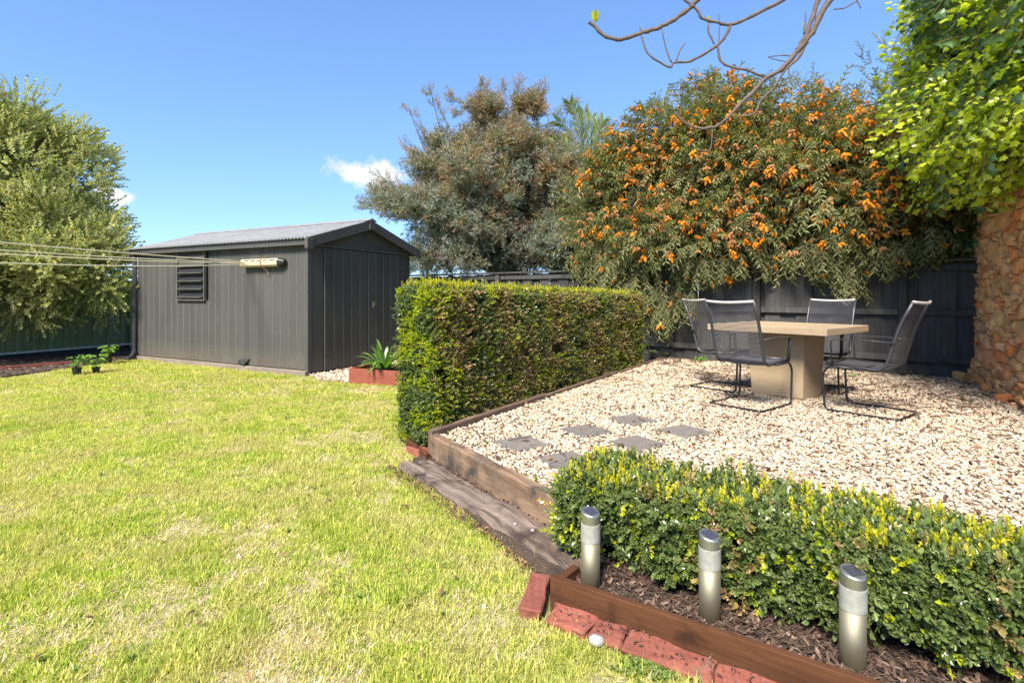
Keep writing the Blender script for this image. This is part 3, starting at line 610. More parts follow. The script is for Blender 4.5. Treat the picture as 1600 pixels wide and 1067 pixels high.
# downpipe and leaning board at the shed's left end
pw = SA + SU * 4.62
o = MB().tube(arc([(0, 0, 2.0), (0, 0, .16), (-.12, -.10, .05), (-.22, -.16, .05)], .06), .042, 10).build('downpipe', m_shed_dark, shed, smooth=True); o.location = (-.06, 4.56, 0)
q = gp(200, 556)
o = MB().box(-.10, .10, -.012, .012, 0, .42).build('offcut_board', surf('pale_plywood', (.42, .30, .18), (.5, .38, .24), 6, .8, .2), None, bevel=.002)
o.location = (q.x + .02, q.y + .3, .02); o.rotation_euler = (R(-12), R(3), R(-20)); tag(o, 'pale brown board offcut leaning upright between green fence and shed', 'board')

# ================================================================== GREEN STEEL FENCE (left)
ga, gb = Vector((-11.2, 6.4)), Vector((-8.25, 12.75)); gd = (gb - ga).normalized(); gl = (gb - ga).length
gf = thing('green_steel_fence', 'olive green ribbed steel fence behind the left tree and garden bed', 'fence', (ga.x, ga.y, 0), math.atan2(gd.y, gd.x))
pw_ = .78; me = None; xx = 0
mb = MB(); prof = []; u = 0
while u < pw_ - .001:
    for (a, d) in ((0, 0), (.05, 0), (.065, .035), (.115, .035), (.13, 0)): 
        if u + a <= pw_: prof.append((u + a, d))
    u += .26 if u else .26
prof = [(0, 0), (.05, 0), (.07, .03), (.12, .03), (.14, 0), (.31, 0), (.33, .03), (.38, .03), (.40, 0), (.57, 0), (.59, .03), (.64, .03), (.66, 0), (.78, 0)]
vs = []; fs = []
for i, (a, d) in enumerate(prof):
    vs += [(a, -d, .16), (a, -d, 1.52), (a, -d + .002, .16), (a, -d + .002, 1.52)]
    if i: o_ = 4*(i-1); fs += [(o_, o_+4, o_+5, o_+1), (o_+2, o_+3, o_+7, o_+6)]
mb.add(vs, fs); me = mb.mesh('steel_sheet', m_green_fence)
k_ = int(gl / pw_) + 3
for i in range(-1, k_): inst('steel_sheet', me, gf, (i * pw_, 0, 0))
for i in range(-1, k_, 3): MB().box(i*pw_ - .025, i*pw_ + .025, -.045, .01, 0, 1.56).build('post', m_green_fence, gf)
MB().box(-pw_, k_*pw_, -.035, .02, 1.52, 1.56).build('top_rail', m_green_fence, gf)
MB().box(-pw_, k_*pw_, -.05, .0, .125, .16).build('bottom_rail', m_plinth_pale, gf)
MB().box(-pw_, k_*pw_, -.02, .02, .0, .125).build('gravel_board', m_shed_dark, gf)
# red timber edge of the left bed
a, b = gp(-60, 584), gp(112, 571)
o = MB().box(0, (b - a).length, -.03, .03, 0, .07).build('bed_edging', m_planter, None, bevel=.004, M=frame(a, b - a)); tag(o, 'low reddish timber edging along the garden bed at left', 'edging')
# potted seedlings
def pot_plant(loc, s, label, ls):
    random.seed(int(loc[0]*100)); t_ = thing('potted_seedling', label, 'potted plant', loc, 0, 'seedling pots by the garden bed')
    MB().lathe([(.055*s, 0), (.075*s, .13*s), (.082*s, .13*s), (.082*s, .15*s), (.07*s, .15*s), (.068*s, .13*s)], 14).build('pot', m_blacktube, t_)
    mb = MB()
    for j in range(6): mb.tube([(0, 0, .12*s), (random.uniform(-.08, .08)*s, random.uniform(-.08, .08)*s, .26*s*ls)], .004, 4, 0)
    for j in range(26):
        q = random.uniform(0, 6.28); r_ = random.uniform(.02, .13)*s*ls; h_ = (.17 + random.uniform(0, .16)*ls)*s
        leaf(mb, (math.cos(q)*r_*.5, math.sin(q)*r_*.5, h_), (math.cos(q), math.sin(q), .25), (0, 0, 1), .10*s*ls, .075*s*ls, 0, random.uniform(.75, 1.2), droop=.4, k=3)
    mb.build('foliage', G['strap'], t_); return t_
pot_plant(gp(120, 587), 0.85, 'small bright green seedling in a black pot, nearest the lawn', 1.15)
pot_plant(gp(150, 584), .72, 'seedling with taller pale green leaves in a black pot, middle of three', 1.5)
pot_plant(gp(170, 567, .03), .8, 'seedling in a grey black pot set furthest back on the soil', 1.3)

# ================================================================== BLACK PALING FENCE
bf = thing('black_paling_fence', 'black stained timber paling fence behind the outdoor table', 'fence', (FO.x, FO.y, 0), math.atan2(FD.y, FD.x))
meshes = []
for q in range(4):
    random.seed(q); mb = MB(); wv = .212; zz = [0.12, .6, 1.1, 1.655 + random.uniform(-.006, .006)]; vs = []; fs = []
    for i, z_ in enumerate(zz):
        j = random.uniform(-.002, .002) if 0 < i < 3 else 0
        vs += [(j, -.0, z_), (wv + j, .0, z_), (wv + j, .015, z_), (j, .015, z_)]
        if i: o_ = 4*(i-1); fs += [(o_, o_+1, o_+5, o_+4), (o_+1, o_+2, o_+6, o_+5), (o_+2, o_+3, o_+7, o_+6), (o_+3, o_, o_+4, o_+7)]
    fs += [(0, 3, 2, 1), (12, 13, 14, 15)]; mb.add(vs, fs); meshes.append(mb.mesh('paling', m_fence))
xx = -.5; random.seed(5); npal = 0
while xx < 10.6:
    npal += 1; inst('paling', random.choice(meshes), bf, (xx, (-.026 if npal % 2 else 0) + random.uniform(-.001, .001), random.uniform(-.012, .008)), (0, random.uniform(-.003, .003), 0)); xx += random.choice((.19, .205, .21))
# fence y axis (left of FD) points away from... rails stand on the viewer's side (+y local is towards the camera)
side = 1 if Matrix.Rotation(math.atan2(FD.y, FD.x), 3, 'Z') @ Vector((0, 1, 0)) @ Vector((0, -1, 0)) > 0 else -1
def rail(z0, z1, th=.045):
    xs = [-.5, .66, 2.44, 4.9, 7.37, 9.8]
    for i in range(5):
        a, b = (.017, .017 + th); b_ = MB().box(xs[i] + .05, xs[i+1] - .05, a*side, b*side, z0, z1) if side > 0 else MB().box(xs[i] + .05, xs[i+1] - .05, -b, -a, z0, z1)
        b_.build('rail', m_fence, bf, bevel=.004)
rail(.98, 1.055); rail(.375, .455); rail(1.55, 1.625, .035)
for xs in (.66, 2.44, 4.9, 7.37, 9.8):
    ya, yb = (.017, .11) if side > 0 else (-.11, -.017)
    MB().box(xs - .045, xs + .045, ya, yb, 0, 1.64).build('post', m_fence, bf, bevel=.004)
ya, yb = (-.03, .125) if side > 0 else (-.125, .03)
MB().box(-.5, 10.6, ya + .02, yb - .04, 1.668, 1.70).build('capping_rail', m_fence, bf, bevel=.004)

# ================================================================== STONE WALL
sw = thing('stone_wall', 'high rough wall of orange brown rubble stone at the right edge', 'wall', (WO.x, WO.y, 0), math.atan2(WD.y, WD.x))
# local x along wall toward camera, local +y = right-hand... face towards viewer is local -y or +y
ly = Matrix.Rotation(math.atan2(WD.y, WD.x), 3, 'Z') @ Vector((0, 1, 0)); fs_ = -1 if ly.x > 0 else 1   # side of the visible face
def lean(z): return -.035 * z + (.10 * max(0, 1 - z / .6) ** 2)
mb = MB(); rows = 14; vs = []; fs = []
for i in range(rows + 1):
    z_ = i / rows * 2.75; off = lean(z_)
    vs += [(-.18 + .02 * z_, fs_ * (off - .034), z_), (3.6, fs_ * (off - .034), z_), (3.6, -fs_ * .5, z_), (-.18 + .02*z_, -fs_ * .5, z_)]
    if i: o_ = 4*(i-1); fs += [(o_, o_+1, o_+5, o_+4), (o_+1, o_+2, o_+6, o_+5), (o_+2, o_+3, o_+7, o_+6), (o_+3, o_, o_+4, o_+7)]
fs += [(o_+4, o_+5, o_+6, o_+7)]; mb.add(vs, fs); mb.build('mortar_core', m_mortar, sw)
def clip(poly, px_, pz_, nx, nz):          # keep the side where (p - P).n < 0
    out = []
    for i in range(len(poly)):
        a, b = poly[i], poly[(i+1) % len(poly)]; da = (a[0]-px_)*nx + (a[1]-pz_)*nz; db = (b[0]-px_)*nx + (b[1]-pz_)*nz
        if da < 0: out.append(a)
        if da * db < 0: t = da/(da - db); out.append((a[0] + (b[0]-a[0])*t, a[1] + (b[1]-a[1])*t))
    return out
random.seed(12); AN = 2.3; seeds = []; tries = 0        # anisotropic cells: stones wider than tall
while len(seeds) < 296 and tries < 60000:
    tries += 1; c_ = (random.uniform(-.24, 2.4), random.uniform(.05, 2.5)); rr = random.choice((.045, .055, .065, .08, .10, .13))
    if all(math.hypot((c_[0]-q[0])/AN, c_[1]-q[1]) > (rr + q[2])*.66 for q in seeds): seeds.append((*c_, rr))
stn = []
for i, (cx, cz_, cr) in enumerate(seeds):
    poly = [(cx-.35, cz_-.25), (cx+.35, cz_-.25), (cx+.35, cz_+.25), (cx-.35, cz_+.25)]
    for j, (qx, qz, qr) in enumerate(seeds):
        if j == i or abs(qx-cx) > .7 or abs(qz-cz_) > .5: continue
        dx, dz = (qx-cx)/AN**2, (qz-cz_); D2 = ((qx-cx)/AN)**2 + (qz-cz_)**2; t = .5 + (cr*cr - qr*qr)/(2*D2)
        poly = clip(poly, cx + (qx-cx)*t, cz_ + (qz-cz_)*t, dx, dz)
        if not poly: break
    if len(poly) < 3: continue
    gx = sum(p[0] for p in poly)/len(poly); gz = sum(p[1] for p in poly)/len(poly)
    fine_ = []                                  # split and wobble the outline
    for k in range(len(poly)):
        a, b = poly[k], poly[(k+1) % len(poly)]; n_ = 2 if math.hypot(b[0]-a[0], b[1]-a[1]) > .05 else 1
        for m in range(n_): fine_.append((a[0] + (b[0]-a[0])*m/n_, a[1] + (b[1]-a[1])*m/n_))
    N_ = len(fine_); vs = []; pr = random.uniform(-.010, .024); tx, tz = random.uniform(-.12, .12), random.uniform(-.15, .2)
    for (sc_, dp) in ((1.0, -.08), (.985, -.012), (.93, .006), (.45, .009)):
        for (x_, z_) in fine_:
            x1, z1 = x_ - gx, z_ - gz; L_ = math.hypot(x1, z1) + 1e-6; sh = min(.005, L_*.2)
            k_ = sc_ - sh/L_ + .10*nse((x_*14, z_*14, i), 1)*(sc_ < 1); q_ = pr + dp + tx*x1 + tz*z1 + (.011*nse((x1*16, z1*16, i*3.3))) if dp > -.05 else dp
            vs.append((x1*k_, fs_*q_, z1*k_))
    vs.append((0, fs_*(pr + .012), 0)); F_ = []
    for a in range(3):
        for k in range(N_): F_.append((a*N_+k, a*N_+(k+1) % N_, (a+1)*N_+(k+1) % N_, (a+1)*N_+k))
    F_ += [(3*N_+k, 3*N_+(k+1) % N_, 4*N_) for k in range(N_)]
    mb = MB(); mb.add(vs, F_); me = mb.mesh('stone', m_stone, smooth=False); stn.append(me)
    inst('stone', me, sw, (gx, fs_*(lean(gz) - .02), gz))
def stone(seed):
    bm = bmesh.new(); bmesh.ops.create_cube(bm, size=2); bmesh.ops.subdivide_edges(bm, edges=bm.edges[:], cuts=2, use_grid_fill=True)
    for v in bm.verts:
        p = v.co.copy(); s_ = p.normalized()*1.25; p = p.lerp(s_, .4); p *= 1 + .22*nse(p, .9, seed*5.1); v.co = p
    me = bpy.data.meshes.new('stone'); bm.to_mesh(me); bm.free(); me.materials.append(m_stone); return me
stn = [stone(i) for i in range(3)]
n = 1500; x = rng.uniform(-.2, 3.4, n); z = rng.uniform(.05, 2.6, n)
y = np.array([fs_ * (lean(q) - .036) for q in z]) ; 
rk2 = [stone(40 + i) for i in range(4)]
scatter('small_stone_chips', templates(rk2), np.stack([x, y, z], 1), rng.uniform(-.3, .3, (n, 3)), np.stack([rng.uniform(.015, .05, n), rng.uniform(.015, .035, n), rng.uniform(.008, .02, n)], 1), rng.integers(0, 4, n), sw)
# fallen stones at its base
for q, (px_, py_, s_) in enumerate(((1512, 598, .09), (1548, 614, .07), (1585, 633, .08))):
    p = gp(px_, py_, GZ)
    o = bpy.data.objects.new('fallen_stone', stn[q]); COL.objects.link(o); o.location = (p.x + .02, p.y + .05, GZ + s_*.55); o.scale = (s_*1.2, s_, s_*.7); o.rotation_euler = (.1, .2, q)
    tag(o, ['rounded brown stone at the wall foot beside the black fence', 'small ochre stone lying on pebbles against the wall foot', 'brown stone at the wall foot nearest the right picture edge'][q], 'stone', 'loose stones at the wall foot')

# ================================================================== TIMBER AND BRICK EDGINGS
def plank(p, q, wd_, z0, z1, mat, name, label, cat, off=0, seed=0, rough=.008, taper=1.0, group=None):
    p, q = Vector(p), Vector(q); L = (q - p).length; nseg = max(6, int(L / .09)); mb = MB(); vs = []; fs = []; k = 8
    for i in range(nseg + 1):
        u = i / nseg * L; f_ = 1 - (1 - taper) * i / nseg
        def j(a): return rough * nse((u * 5, a * 3.3, seed), 1.0, seed)
        sec = [(0, z0), (0, z1 - .012), (.010, z1), (wd_*.33*f_, z1 + .2*j(9)), (wd_*.66*f_, z1 + .3*j(5)), (wd_*f_ - .012, z1), (wd_*f_, z1 - .014), (wd_*f_, z0)]
        vs += [(u + (j(20 + m)*2 if i in (0, nseg) else 0), s_[0] + off + j(m), s_[1] + j(m + 11)) for m, s_ in enumerate(sec)]
        if i: fs += [(8*(i-1)+m, 8*(i-1)+(m+1) % 8, 8*i+(m+1) % 8, 8*i+m) for m in range(8)]
    fs += [tuple(range(8))[::-1], tuple(8*nseg + m for m in range(8))]; mb.add(vs, [f[::-1] for f in fs])
    o = mb.build(name, mat, None, M=frame(p, q - p)); return tag(o, label, cat, group)
plank(S1 - SDR*.02, S2 + SDR*.12, .075, .0, .205, m_sleeper, 'retaining_sleeper', 'thick brown timber sleeper set on edge holding back the pebbles', 'sleeper', seed=1, rough=.010)
o_ = plank((-.80, 3.80), (.26, 2.33), .21, .0, .055, m_sleeper2, 'ground_sleeper', 'flat cracked grey brown sleeper lying between lawn and retaining sleeper', 'sleeper', off=0, seed=5, rough=.03)
a = gp(676, 706, .0); 
tag(MB().prism([(-.74, 4.02), (-.60, 4.1), (.30, 2.72), (.32, 2.30), (.19, 2.24), (-.70, 3.82)], .004, .031).build('soil_strip', m_soil), kind='structure')
for i, (u0, u1) in enumerate(((.0, 1.75), (1.78, 3.75), (3.78, 5.9))):
    d = (e2 - e1).normalized(); plank(e1 + d*u0, e1 + d*u1, .045, .02, (.235, .225, .215)[i], m_edge, 'edging_timber', ['nearest dark edging timber at the foot of the tall hedge', 'middle dark edging timber at the foot of the tall hedge', 'farthest dark edging timber running from tall hedge to black fence'][i], 'edging', seed=7 + i, group='edging timbers below the tall hedge')
# little timber and brick under the near end of the hedge
a, b = gp(634, 690, .04), gp(668, 716, .04)
plank(a, b, .03, .0, .07, m_board, 'short_edging_timber', 'short split timber piece under the near end of the tall hedge', 'edging', seed=12)
brick_me = {}
def brick_mesh(l, wd_, h, seed):
    bm = bmesh.new(); bmesh.ops.create_cube(bm, size=1)
    for v in bm.verts: v.co = Vector((v.co.x*l, v.co.y*wd_, v.co.z*h))
    bmesh.ops.bevel(bm, geom=bm.edges[:], offset=.006, segments=1, affect='EDGES')
    bmesh.ops.subdivide_edges(bm, edges=[e for e in bm.edges if e.calc_length() > .05], cuts=2, use_grid_fill=True)
    for v in bm.verts: v.co += Vector((nse(v.co, 22, seed), nse(v.co, 22, seed+3), nse(v.co, 22, seed+6))) * .011
    me = bpy.data.meshes.new('brick'); bm.to_mesh(me); bm.free(); me.materials.append(m_brick); return me
p = gp(652, 712, .02)
o = bpy.data.objects.new('brick', brick_mesh(.2, .1, .06, 3)); COL.objects.link(o); o.location = (p.x - .02, p.y + .12, .02); o.rotation_euler = (.1, .1, 2.2); tag(o, 'broken red brick half buried under the near end of the tall hedge', 'brick')
be = thing('brick_edging', 'row of worn red bricks laid flat along the brown board and lawn', 'edging', (BO.x, BO.y, 0), math.atan2(BD.y, BD.x))
bdir = -1                                                # local -y is the lawn side
u = .03
for i, l in enumerate((.17, .115, .30, .23, .23, .23)):
    o = inst('brick', brick_mesh(l, .095, .07, i * 2.3), be, (u + l/2, bdir * (.052), .006), (R(14) , random.uniform(-.03, .03), random.uniform(-.03, .03))); u += l + .008
o = bpy.data.objects.new('brick', brick_mesh(.24, .085, .075, 9)); COL.objects.link(o); o.parent = be
o.matrix_local = be.matrix_basis.inverted() @ (Matrix.Translation((.095, 2.17, .022)) @ Euler((.0, -.08, math.atan2(.25, .06)), 'XYZ').to_matrix().to_4x4())
# the brown board in front of the mulch
board = MB().box(0, 2.9, -.014, .014, -.02, .14).build('garden_board', m_board, None, bevel=.003, M=frame(BO, BD)); tag(board, 'long brown hardwood board standing on edge between bricks and mulch', 'board')
q = gp(905, 893, .1); o = MB().box(-.07, .07, -.018, .018, 0, .04).build('board_offcut', m_board, None, bevel=.002); o.location = (.235, 2.27, .04); o.rotation_euler = (0, 0, R(52)); tag(o, 'short brown timber offcut wedged behind the board end by the first light', 'board')
for q, (px_, py_, s_, lb) in enumerate(((932, 1003, .026, 'white stone lying in the grass beside the red bricks'), (805, 822, .010, 'tiny white pebble sitting on the flat grey sleeper'), (872, 842, .011, 'small grey pebble at the low end of the flat sleeper'), (832, 832, .009, 'small tan pebble on the flat grey sleeper'))):
    p = gp(px_, py_, .05 if q else .02); o = bpy.data.objects.new('pebble', rock(60 + q, 2, .75)); o.data.materials.append(surf('white_stone', (.42, .41, .38), (.28, .27, .25), 60, .8, .4)); COL.objects.link(o)
    o.location = (p.x, p.y, .026 if q == 0 else .062); o.scale = (s_, s_, s_); o.rotation_euler = (.2, .1, q); tag(o, lb, 'stone')
# pavers
plab = ['leftmost grey square paver, carrying a dark fallen leaf', 'grey square paver between the leftmost and the farthest pavers', 'grey square stepping paver farthest from the low hedge', 'grey square paver just above the low hedge, in the middle of the group', 'grey square paver nearest the chairs, rightmost of the group', 'cracked grey paver partly hidden behind the left end of the low hedge']
for i, (c, a) in enumerate(pav_def):
    mb = MB(); s_ = .15
    o = mb.box(-s_, s_, -s_, s_, -.03, .012).build('paver', m_paver, None, bevel=.005) if i != 5 else None
    if i == 5:
        o = thing('paver', plab[i], 'paver'); crack = [(-.15, -.01), (-.06, .012), (-.03, -.02), (.02, .03), (.03, .15)]
        pa = [(-.15, .15)] + [(x_, y_ + .002) for x_, y_ in crack]; pa = [(-.15, .15), (-.15, -.008), (-.06, .014), (-.03, -.018), (.018, .032), (.028, .15)]
        pb = [(-.15, -.15), (.15, -.15), (.15, .15), (.033, .15), (.023, .03), (-.029, -.024), (-.06, .008), (-.15, -.012)]
        MB().prism(pa, -.03, .013).build('paver_piece', m_paver, o); MB().prism(pb, -.03, .011).build('paver_piece', m_paver, o)
    o.location = (c[0], c[1], GZ + .014); o.rotation_euler = (random.uniform(-.01, .01), random.uniform(-.01, .01), R(a)); tag(o, plab[i], 'paver', 'grey pavers set in the pebbles')
p = Vector((.10, 3.86, GZ + .03)); mb = MB()
for q in range(4): leaf(mb, (0, 0, 0), (math.cos(q*1.6), math.sin(q*1.6), .1), (0, 0, 1), .035, .014, 0, k=3)
o = mb.build('fallen_leaf', m_deadleaf); o.location = p; tag(o, 'dark dry leaf lying on the leftmost grey paver', 'leaf')

# ================================================================== SOLAR BOLLARDS
def bollard(loc, label, h=.353, rz=0, lean_=0):
    t_ = thing('solar_light', label, 'garden light', loc, rz, 'steel solar lights in the mulch'); r = .039
    h -= loc[2]; t_.rotation_euler = (0, lean_, rz)
    MB().lathe([(r, -.03), (r, h*.62)], 32).build('post', m_steel, t_, smooth=False)
    for p in t_.children[-1].data.polygons: p.use_smooth = len(p.vertices) == 4
    def slant(z, rr, zz): return z + zz * rr
    MB().lathe([(r - .004, h*.60), (r + .0015, h*.615), (r + .0015, h*.845), (r - .004, h*.85)], 32).build('diffuser', m_frost, t_)
    mb = MB(); mb.lathe([(r, h*.848), (r, h*.965), (r, h*.975), (r*.93, h*.99)], 32); n_ = 32
    o_ = len(mb.v) - 3*n_
    for i in range(o_, len(mb.v)): x_, y_, z_ = mb.v[i]; mb.v[i] = (x_, y_, z_ - x_ * .22)
    mb.build('cap', m_cap, t_)
    for p in t_.children[-1].data.polygons: p.use_smooth = len(p.vertices) == 4
    o = MB().box(-r*.58, r*.58, -r*.62, r*.62, 0, .002).build('solar_panel', m_solar, t_); o.location = (0, 0, h*.99 + .0005); o.rotation_euler = (0, R(12.4), 0)
    return t_
bollard((.327, 2.235, .03), 'steel solar light nearest the left end of the low hedge, smallest looking of three', rz=R(-50))
bollard((.743, 2.02, .03), 'middle of the three steel solar lights, standing in the mulch', rz=R(-60))
bollard((1.112, 1.756, .03), 'steel solar light at right, largest looking of three with a dark panel on top', rz=R(-75), lean_=R(.6))

# ================================================================== TABLE
TC = Vector((2.90, 5.69)); tv = Vector((.78, .62)).normalized(); tu = Vector((-.62, .78)).normalized()
tb = thing('outdoor_table', 'square sand coloured stone table on a tapering pedestal', 'table', (TC.x, TC.y, GZ), math.atan2(tv.y, tv.x))
MB().box(-.515, .515, -.60, .60, .698, .762).build('tabletop', m_table, tb, bevel=.004)
mb = MB(); a0, b0, a1, b1 = .215, .26, .25, .29
mb.add([(-a0, -b0, -.02), (a0, -b0, -.02), (a0, b0, -.02), (-a0, b0, -.02), (-a1, -b1, .697), (a1, -b1, .697), (a1, b1, .697), (-a1, b1, .697)], [(0,3,2,1),(4,5,6,7),(0,1,5,4),(1,2,6,5),(2,3,7,6),(3,0,4,7)]); mb.build('pedestal', m_table, tb, bevel=.005)
# ================================================================== CHAIRS
def make_chair():
    t_ = thing('sling_chair', 'x', 'chair', (0, 0, 0), 0, 'black corded cantilever chairs around the stone table'); W_ = .26
    path = []
    for s_ in (1, -1):
        q = [(-.04, s_*W_*.96, .405), (.20, s_*W_, .415), (.255, s_*W_, .34), (.235, s_*W_, .012), (-.34, s_*W_, .012)]
        path += q if s_ == 1 else q[::-1]
    path = arc([path[0]] + path[1:-1] + [path[-1]], .05, 4)
    MB().tube(path, .0105, 8).build('sled_base', m_blacktube, t_, smooth=True)
    MB().tube([(-.04, -.25, .405), (-.04, .25, .405)], .009, 8).build('crossbar', m_blacktube, t_, smooth=True)
    Wf = .235; prof = arc([(.235, 0, .432), (-.17, 0, .408), (-.235, 0, .44), (-.295, 0, .66), (-.345, 0, .82), (-.43, 0, 1.0)], .06, 4)
    for s_ in (-1, 1): MB().tube([(p.x, s_*Wf, p.z) for p in prof], .014, 8).build('side_frame', m_greytube, t_, smooth=True)
    MB().tube([(.235, -Wf, .432), (.235, Wf, .432)], .012, 8).build('front_rail', m_greytube, t_, smooth=True)
    MB().tube([(-.43 - .035*math.cos(u*1.5708/Wf) , u, 1.0 - .012*math.cos(u*1.5708/Wf)) for u in [Wf*k/6 for k in range(-6, 7)]], .013, 8).build('top_rail', m_toprail, t_, smooth=True)
    P = prof; acc = [0]
    for i in range(1, len(P)): acc.append(acc[-1] + (P[i] - P[i-1]).length)
    def pt(u):
        for i in range(1, len(P)):
            if u <= acc[i]: return P[i-1].lerp(P[i], (u - acc[i-1]) / max(1e-6, acc[i] - acc[i-1]))
        return P[-1]
    seat, back = MB(), MB(); u = .02
    while u < acc[-1] - .02:
        p = pt(u); isb = u > .42; q = back if isb else seat; bow = .028 if isb else .012
        pts = []
        for k in range(-3, 4):
            yv = Wf * k / 3; c = 1 - (k/3)**2; pts.append((p.x - (bow*c if isb else 0), yv, p.z - (0 if isb else bow*c)))
        q.tube(pts, .0032 if isb else .0034, 4, cap=False); u += .0125 if isb else .0085
    seat.build('seat_cords', m_cord, t_); back.build('backrest_cords', m_cord, t_)
    for s_ in (-1, 1):
        path = arc([(.17, s_*.265, .425), (.185, s_*.275, .655), (-.06, s_*.28, .668), (-.305, s_*.262, .655)], .045, 5)
        MB().tube(path, [(.017, .0045)]*len(path), 8, flat=(0, 1, 0)).build('armrest', m_greytube, t_, smooth=True)
    return t_
ch0 = make_chair(); av = math.atan2(tv.y, tv.x)
def cpos(a, b): return TC + tv*a + tu*b
chs = [(Vector((2.30, 5.20)), av, 'black corded chair seen from behind, in front of the table at left'),
       (Vector((3.25, 4.87)), av + R(90), 'black corded chair seen side on at the right of the table, back leaning right'),
       (Vector((2.42, 6.14)), av - R(90), 'black corded chair mostly hidden behind the front left chair, nearest the tall hedge'),
       (Vector((3.46, 6.02)), av + R(180) + R(4), 'black corded chair behind the table, facing the camera before the black fence')]
for i, (p, a, lb) in enumerate(chs):
    c = ch0 if i == 0 else copy_tree(ch0)
    c.location = (p.x + .05*math.cos(a), p.y + .05*math.sin(a), GZ + .017); c.rotation_euler = (0, 0, a); c['label'] = lb

# ================================================================== HEDGES
random.seed(21)
sp_box = [sprig(.045, 9, .0105, .017, 60, droop=.05, mats=(0, 1)).mesh('sprig', [G['box'], m_twig]) for i in range(4)]
sp_dull = [sprig(.045, 9, .0105, .016, 60, droop=.05, mats=(0, 1)).mesh('sprig', [G['boxdull'], m_twig]) for i in range(3)]
sp_lime = [sprig(.05, 9, .010, .017, 50, droop=.02, mats=(0, 1)).mesh('sprig', [G['lime'], m_twig]) for i in range(3)]
sp_yel = [sprig(.045, 8, .0085, .015, 38, droop=.0, mats=(0, 1)).mesh('sprig', [G['yellow'], m_twig]) for i in range(3)]
random.seed(22)
def round_sprigs(mat, n_, q, lw, ll, ang): return [sprig(.05, q, lw, ll, ang, droop=.04, mats=(0, 1), k=5, jitter=.7).mesh('sprig', [G[mat], m_twig]) for i in range(n_)]
g_box2 = templates(round_sprigs('box', 4, 7, .0125, .0195, 62) + round_sprigs('boxdull', 3, 7, .0125, .019, 62) + round_sprigs('lime', 3, 8, .011, .018, 50) + round_sprigs('yellow', 3, 8, .009, .0155, 36))
g_box = templates(sp_box + sp_dull + sp_lime + sp_yel)     # 0-3 box, 4-6 dull, 7-9 lime, 10-12 yellow
def hedge(t_, L, T, H0, H1, z0, dens, size, tall):
    """local frame: x along the face, y into the hedge, face toward the viewer at y=0"""
    faces = [('front', L, H0 - z0, (0, -1, 0)), ('end', T, H0 - z0, (-1, 0, 0)), ('top', L, T, (0, 0, 1)), ('back', L, H0 - z0, (0, 1, 0)), ('far', T, H0 - z0, (1, 0, 0))]
    P, D, I, S = [], [], [], []
    for (nm, a, b, nrm) in faces:
        n = int(a * b * dens * (1.0 if nm in ('front', 'end', 'top') else .45)); u = rng.random(n); v = rng.random(n)
        dep = np.abs(rng.normal(0, .034 if not tall else .032, n)); out = rng.random(n) < .12; dep[out] *= -.9
        hx = lambda xx: H0 + (H1 - H0) * xx / L
        if nm in ('front', 'back'): x_ = u*L; z_ = z0 + v*(hx(x_) - z0); y_ = dep if nm == 'front' else T - dep
        elif nm in ('end', 'far'): y_ = u*T; x_ = dep if nm == 'end' else L - dep; z_ = z0 + v*(hx(x_) - z0)
        else: x_ = u*L; y_ = v*T; z_ = hx(x_) - dep * .7
        p = np.stack([x_, y_, z_], 1); wob = np.array([nse(q, 3.0, 2) + .5*nse(q, 8, 7) for q in p])
        hole = np.array([nse(q, 5.5, 13) for q in p])
        nv = np.array(nrm, float); p = p + nv * (wob * (.035 if not tall else .03))[:, None]
        # rounded edges
        d = nv + rng.normal(0, .45, (n, 3)) + np.array([0, 0, .35]); keep = (hole < (.34 if nm == 'front' else .5)) | (dep > .05)
        if not tall: keep &= (z_ > z0 + .02 + .05 * (wob + .3))
        patch = np.array([nse((q[0] * (1.6 if tall else 2.5), q[1], q[2]*.8), 1.4, 31) for q in p]); fine = np.array([nse(q, 6 if tall else 9, 17) for q in p])
        r = rng.random(n); idx = rng.integers(0, 4, n)
        if tall:
            if nm == 'front':
                idx = np.where(r < np.clip(.66 + patch*1.5, .25, .95), rng.integers(4, 7, n), idx)
                lm = (fine > .26) & (rng.random(n) < .55) | (rng.random(n) < .06)
                lm |= (z_ < z0 + .45) & (rng.random(n) < .16)
                lm |= (x_ < .18) & (rng.random(n) < .35)
                idx = np.where(lm, rng.integers(7, 10, n), idx)
            elif nm == 'end': idx = np.where((fine > .02) & (rng.random(n) < .85), rng.integers(7, 10, n), idx)
            elif nm == 'top': idx = np.where(r < .62, rng.integers(10, 13, n), idx)
        else:
            if nm == 'top': idx = np.where((fine > -.15) & (r < .30), rng.integers(10, 13, n), np.where(r > .9, rng.integers(4, 7, n), idx))
            else:
                idx = np.where(((fine > .3) & (r < .5)) | (r < .05), rng.integers(7, 10, n), idx); idx = np.where((patch > .25) & (rng.random(n) < .4), rng.integers(4, 7, n), idx)
                if nm == 'front': idx = np.where((x_ > 1.5) & (rng.random(n) < .2), rng.integers(4, 7, n), idx)
                if nm == 'end': idx = np.where(rng.random(n) < .3, rng.integers(7, 11, n), idx)
        up = idx >= 10; d[up] = np.array([0, 0, 1]) + rng.normal(0, .22, (up.sum(), 3)); p[up] += np.array([0, 0, .016]) * rng.uniform(.3, 1.6, (up.sum(), 1))
        for LL, q in zip((P, D, I, S), (p, d, idx, rng.uniform(.75, 1.25, n) * size)): LL.append(q[keep])
    P, D, I, S = map(np.concatenate, (P, D, I, S))
    scatter('foliage', g_box2, P, aim(D), S, I, t_)
    # twiggy inside: dark leafy core plus stems
    bm = bmesh.new(); bmesh.ops.create_cube(bm, size=1); bmesh.ops.subdivide_edges(bm, edges=bm.edges[:], cuts=14, use_grid_fill=True); ins = .055 if tall else .06
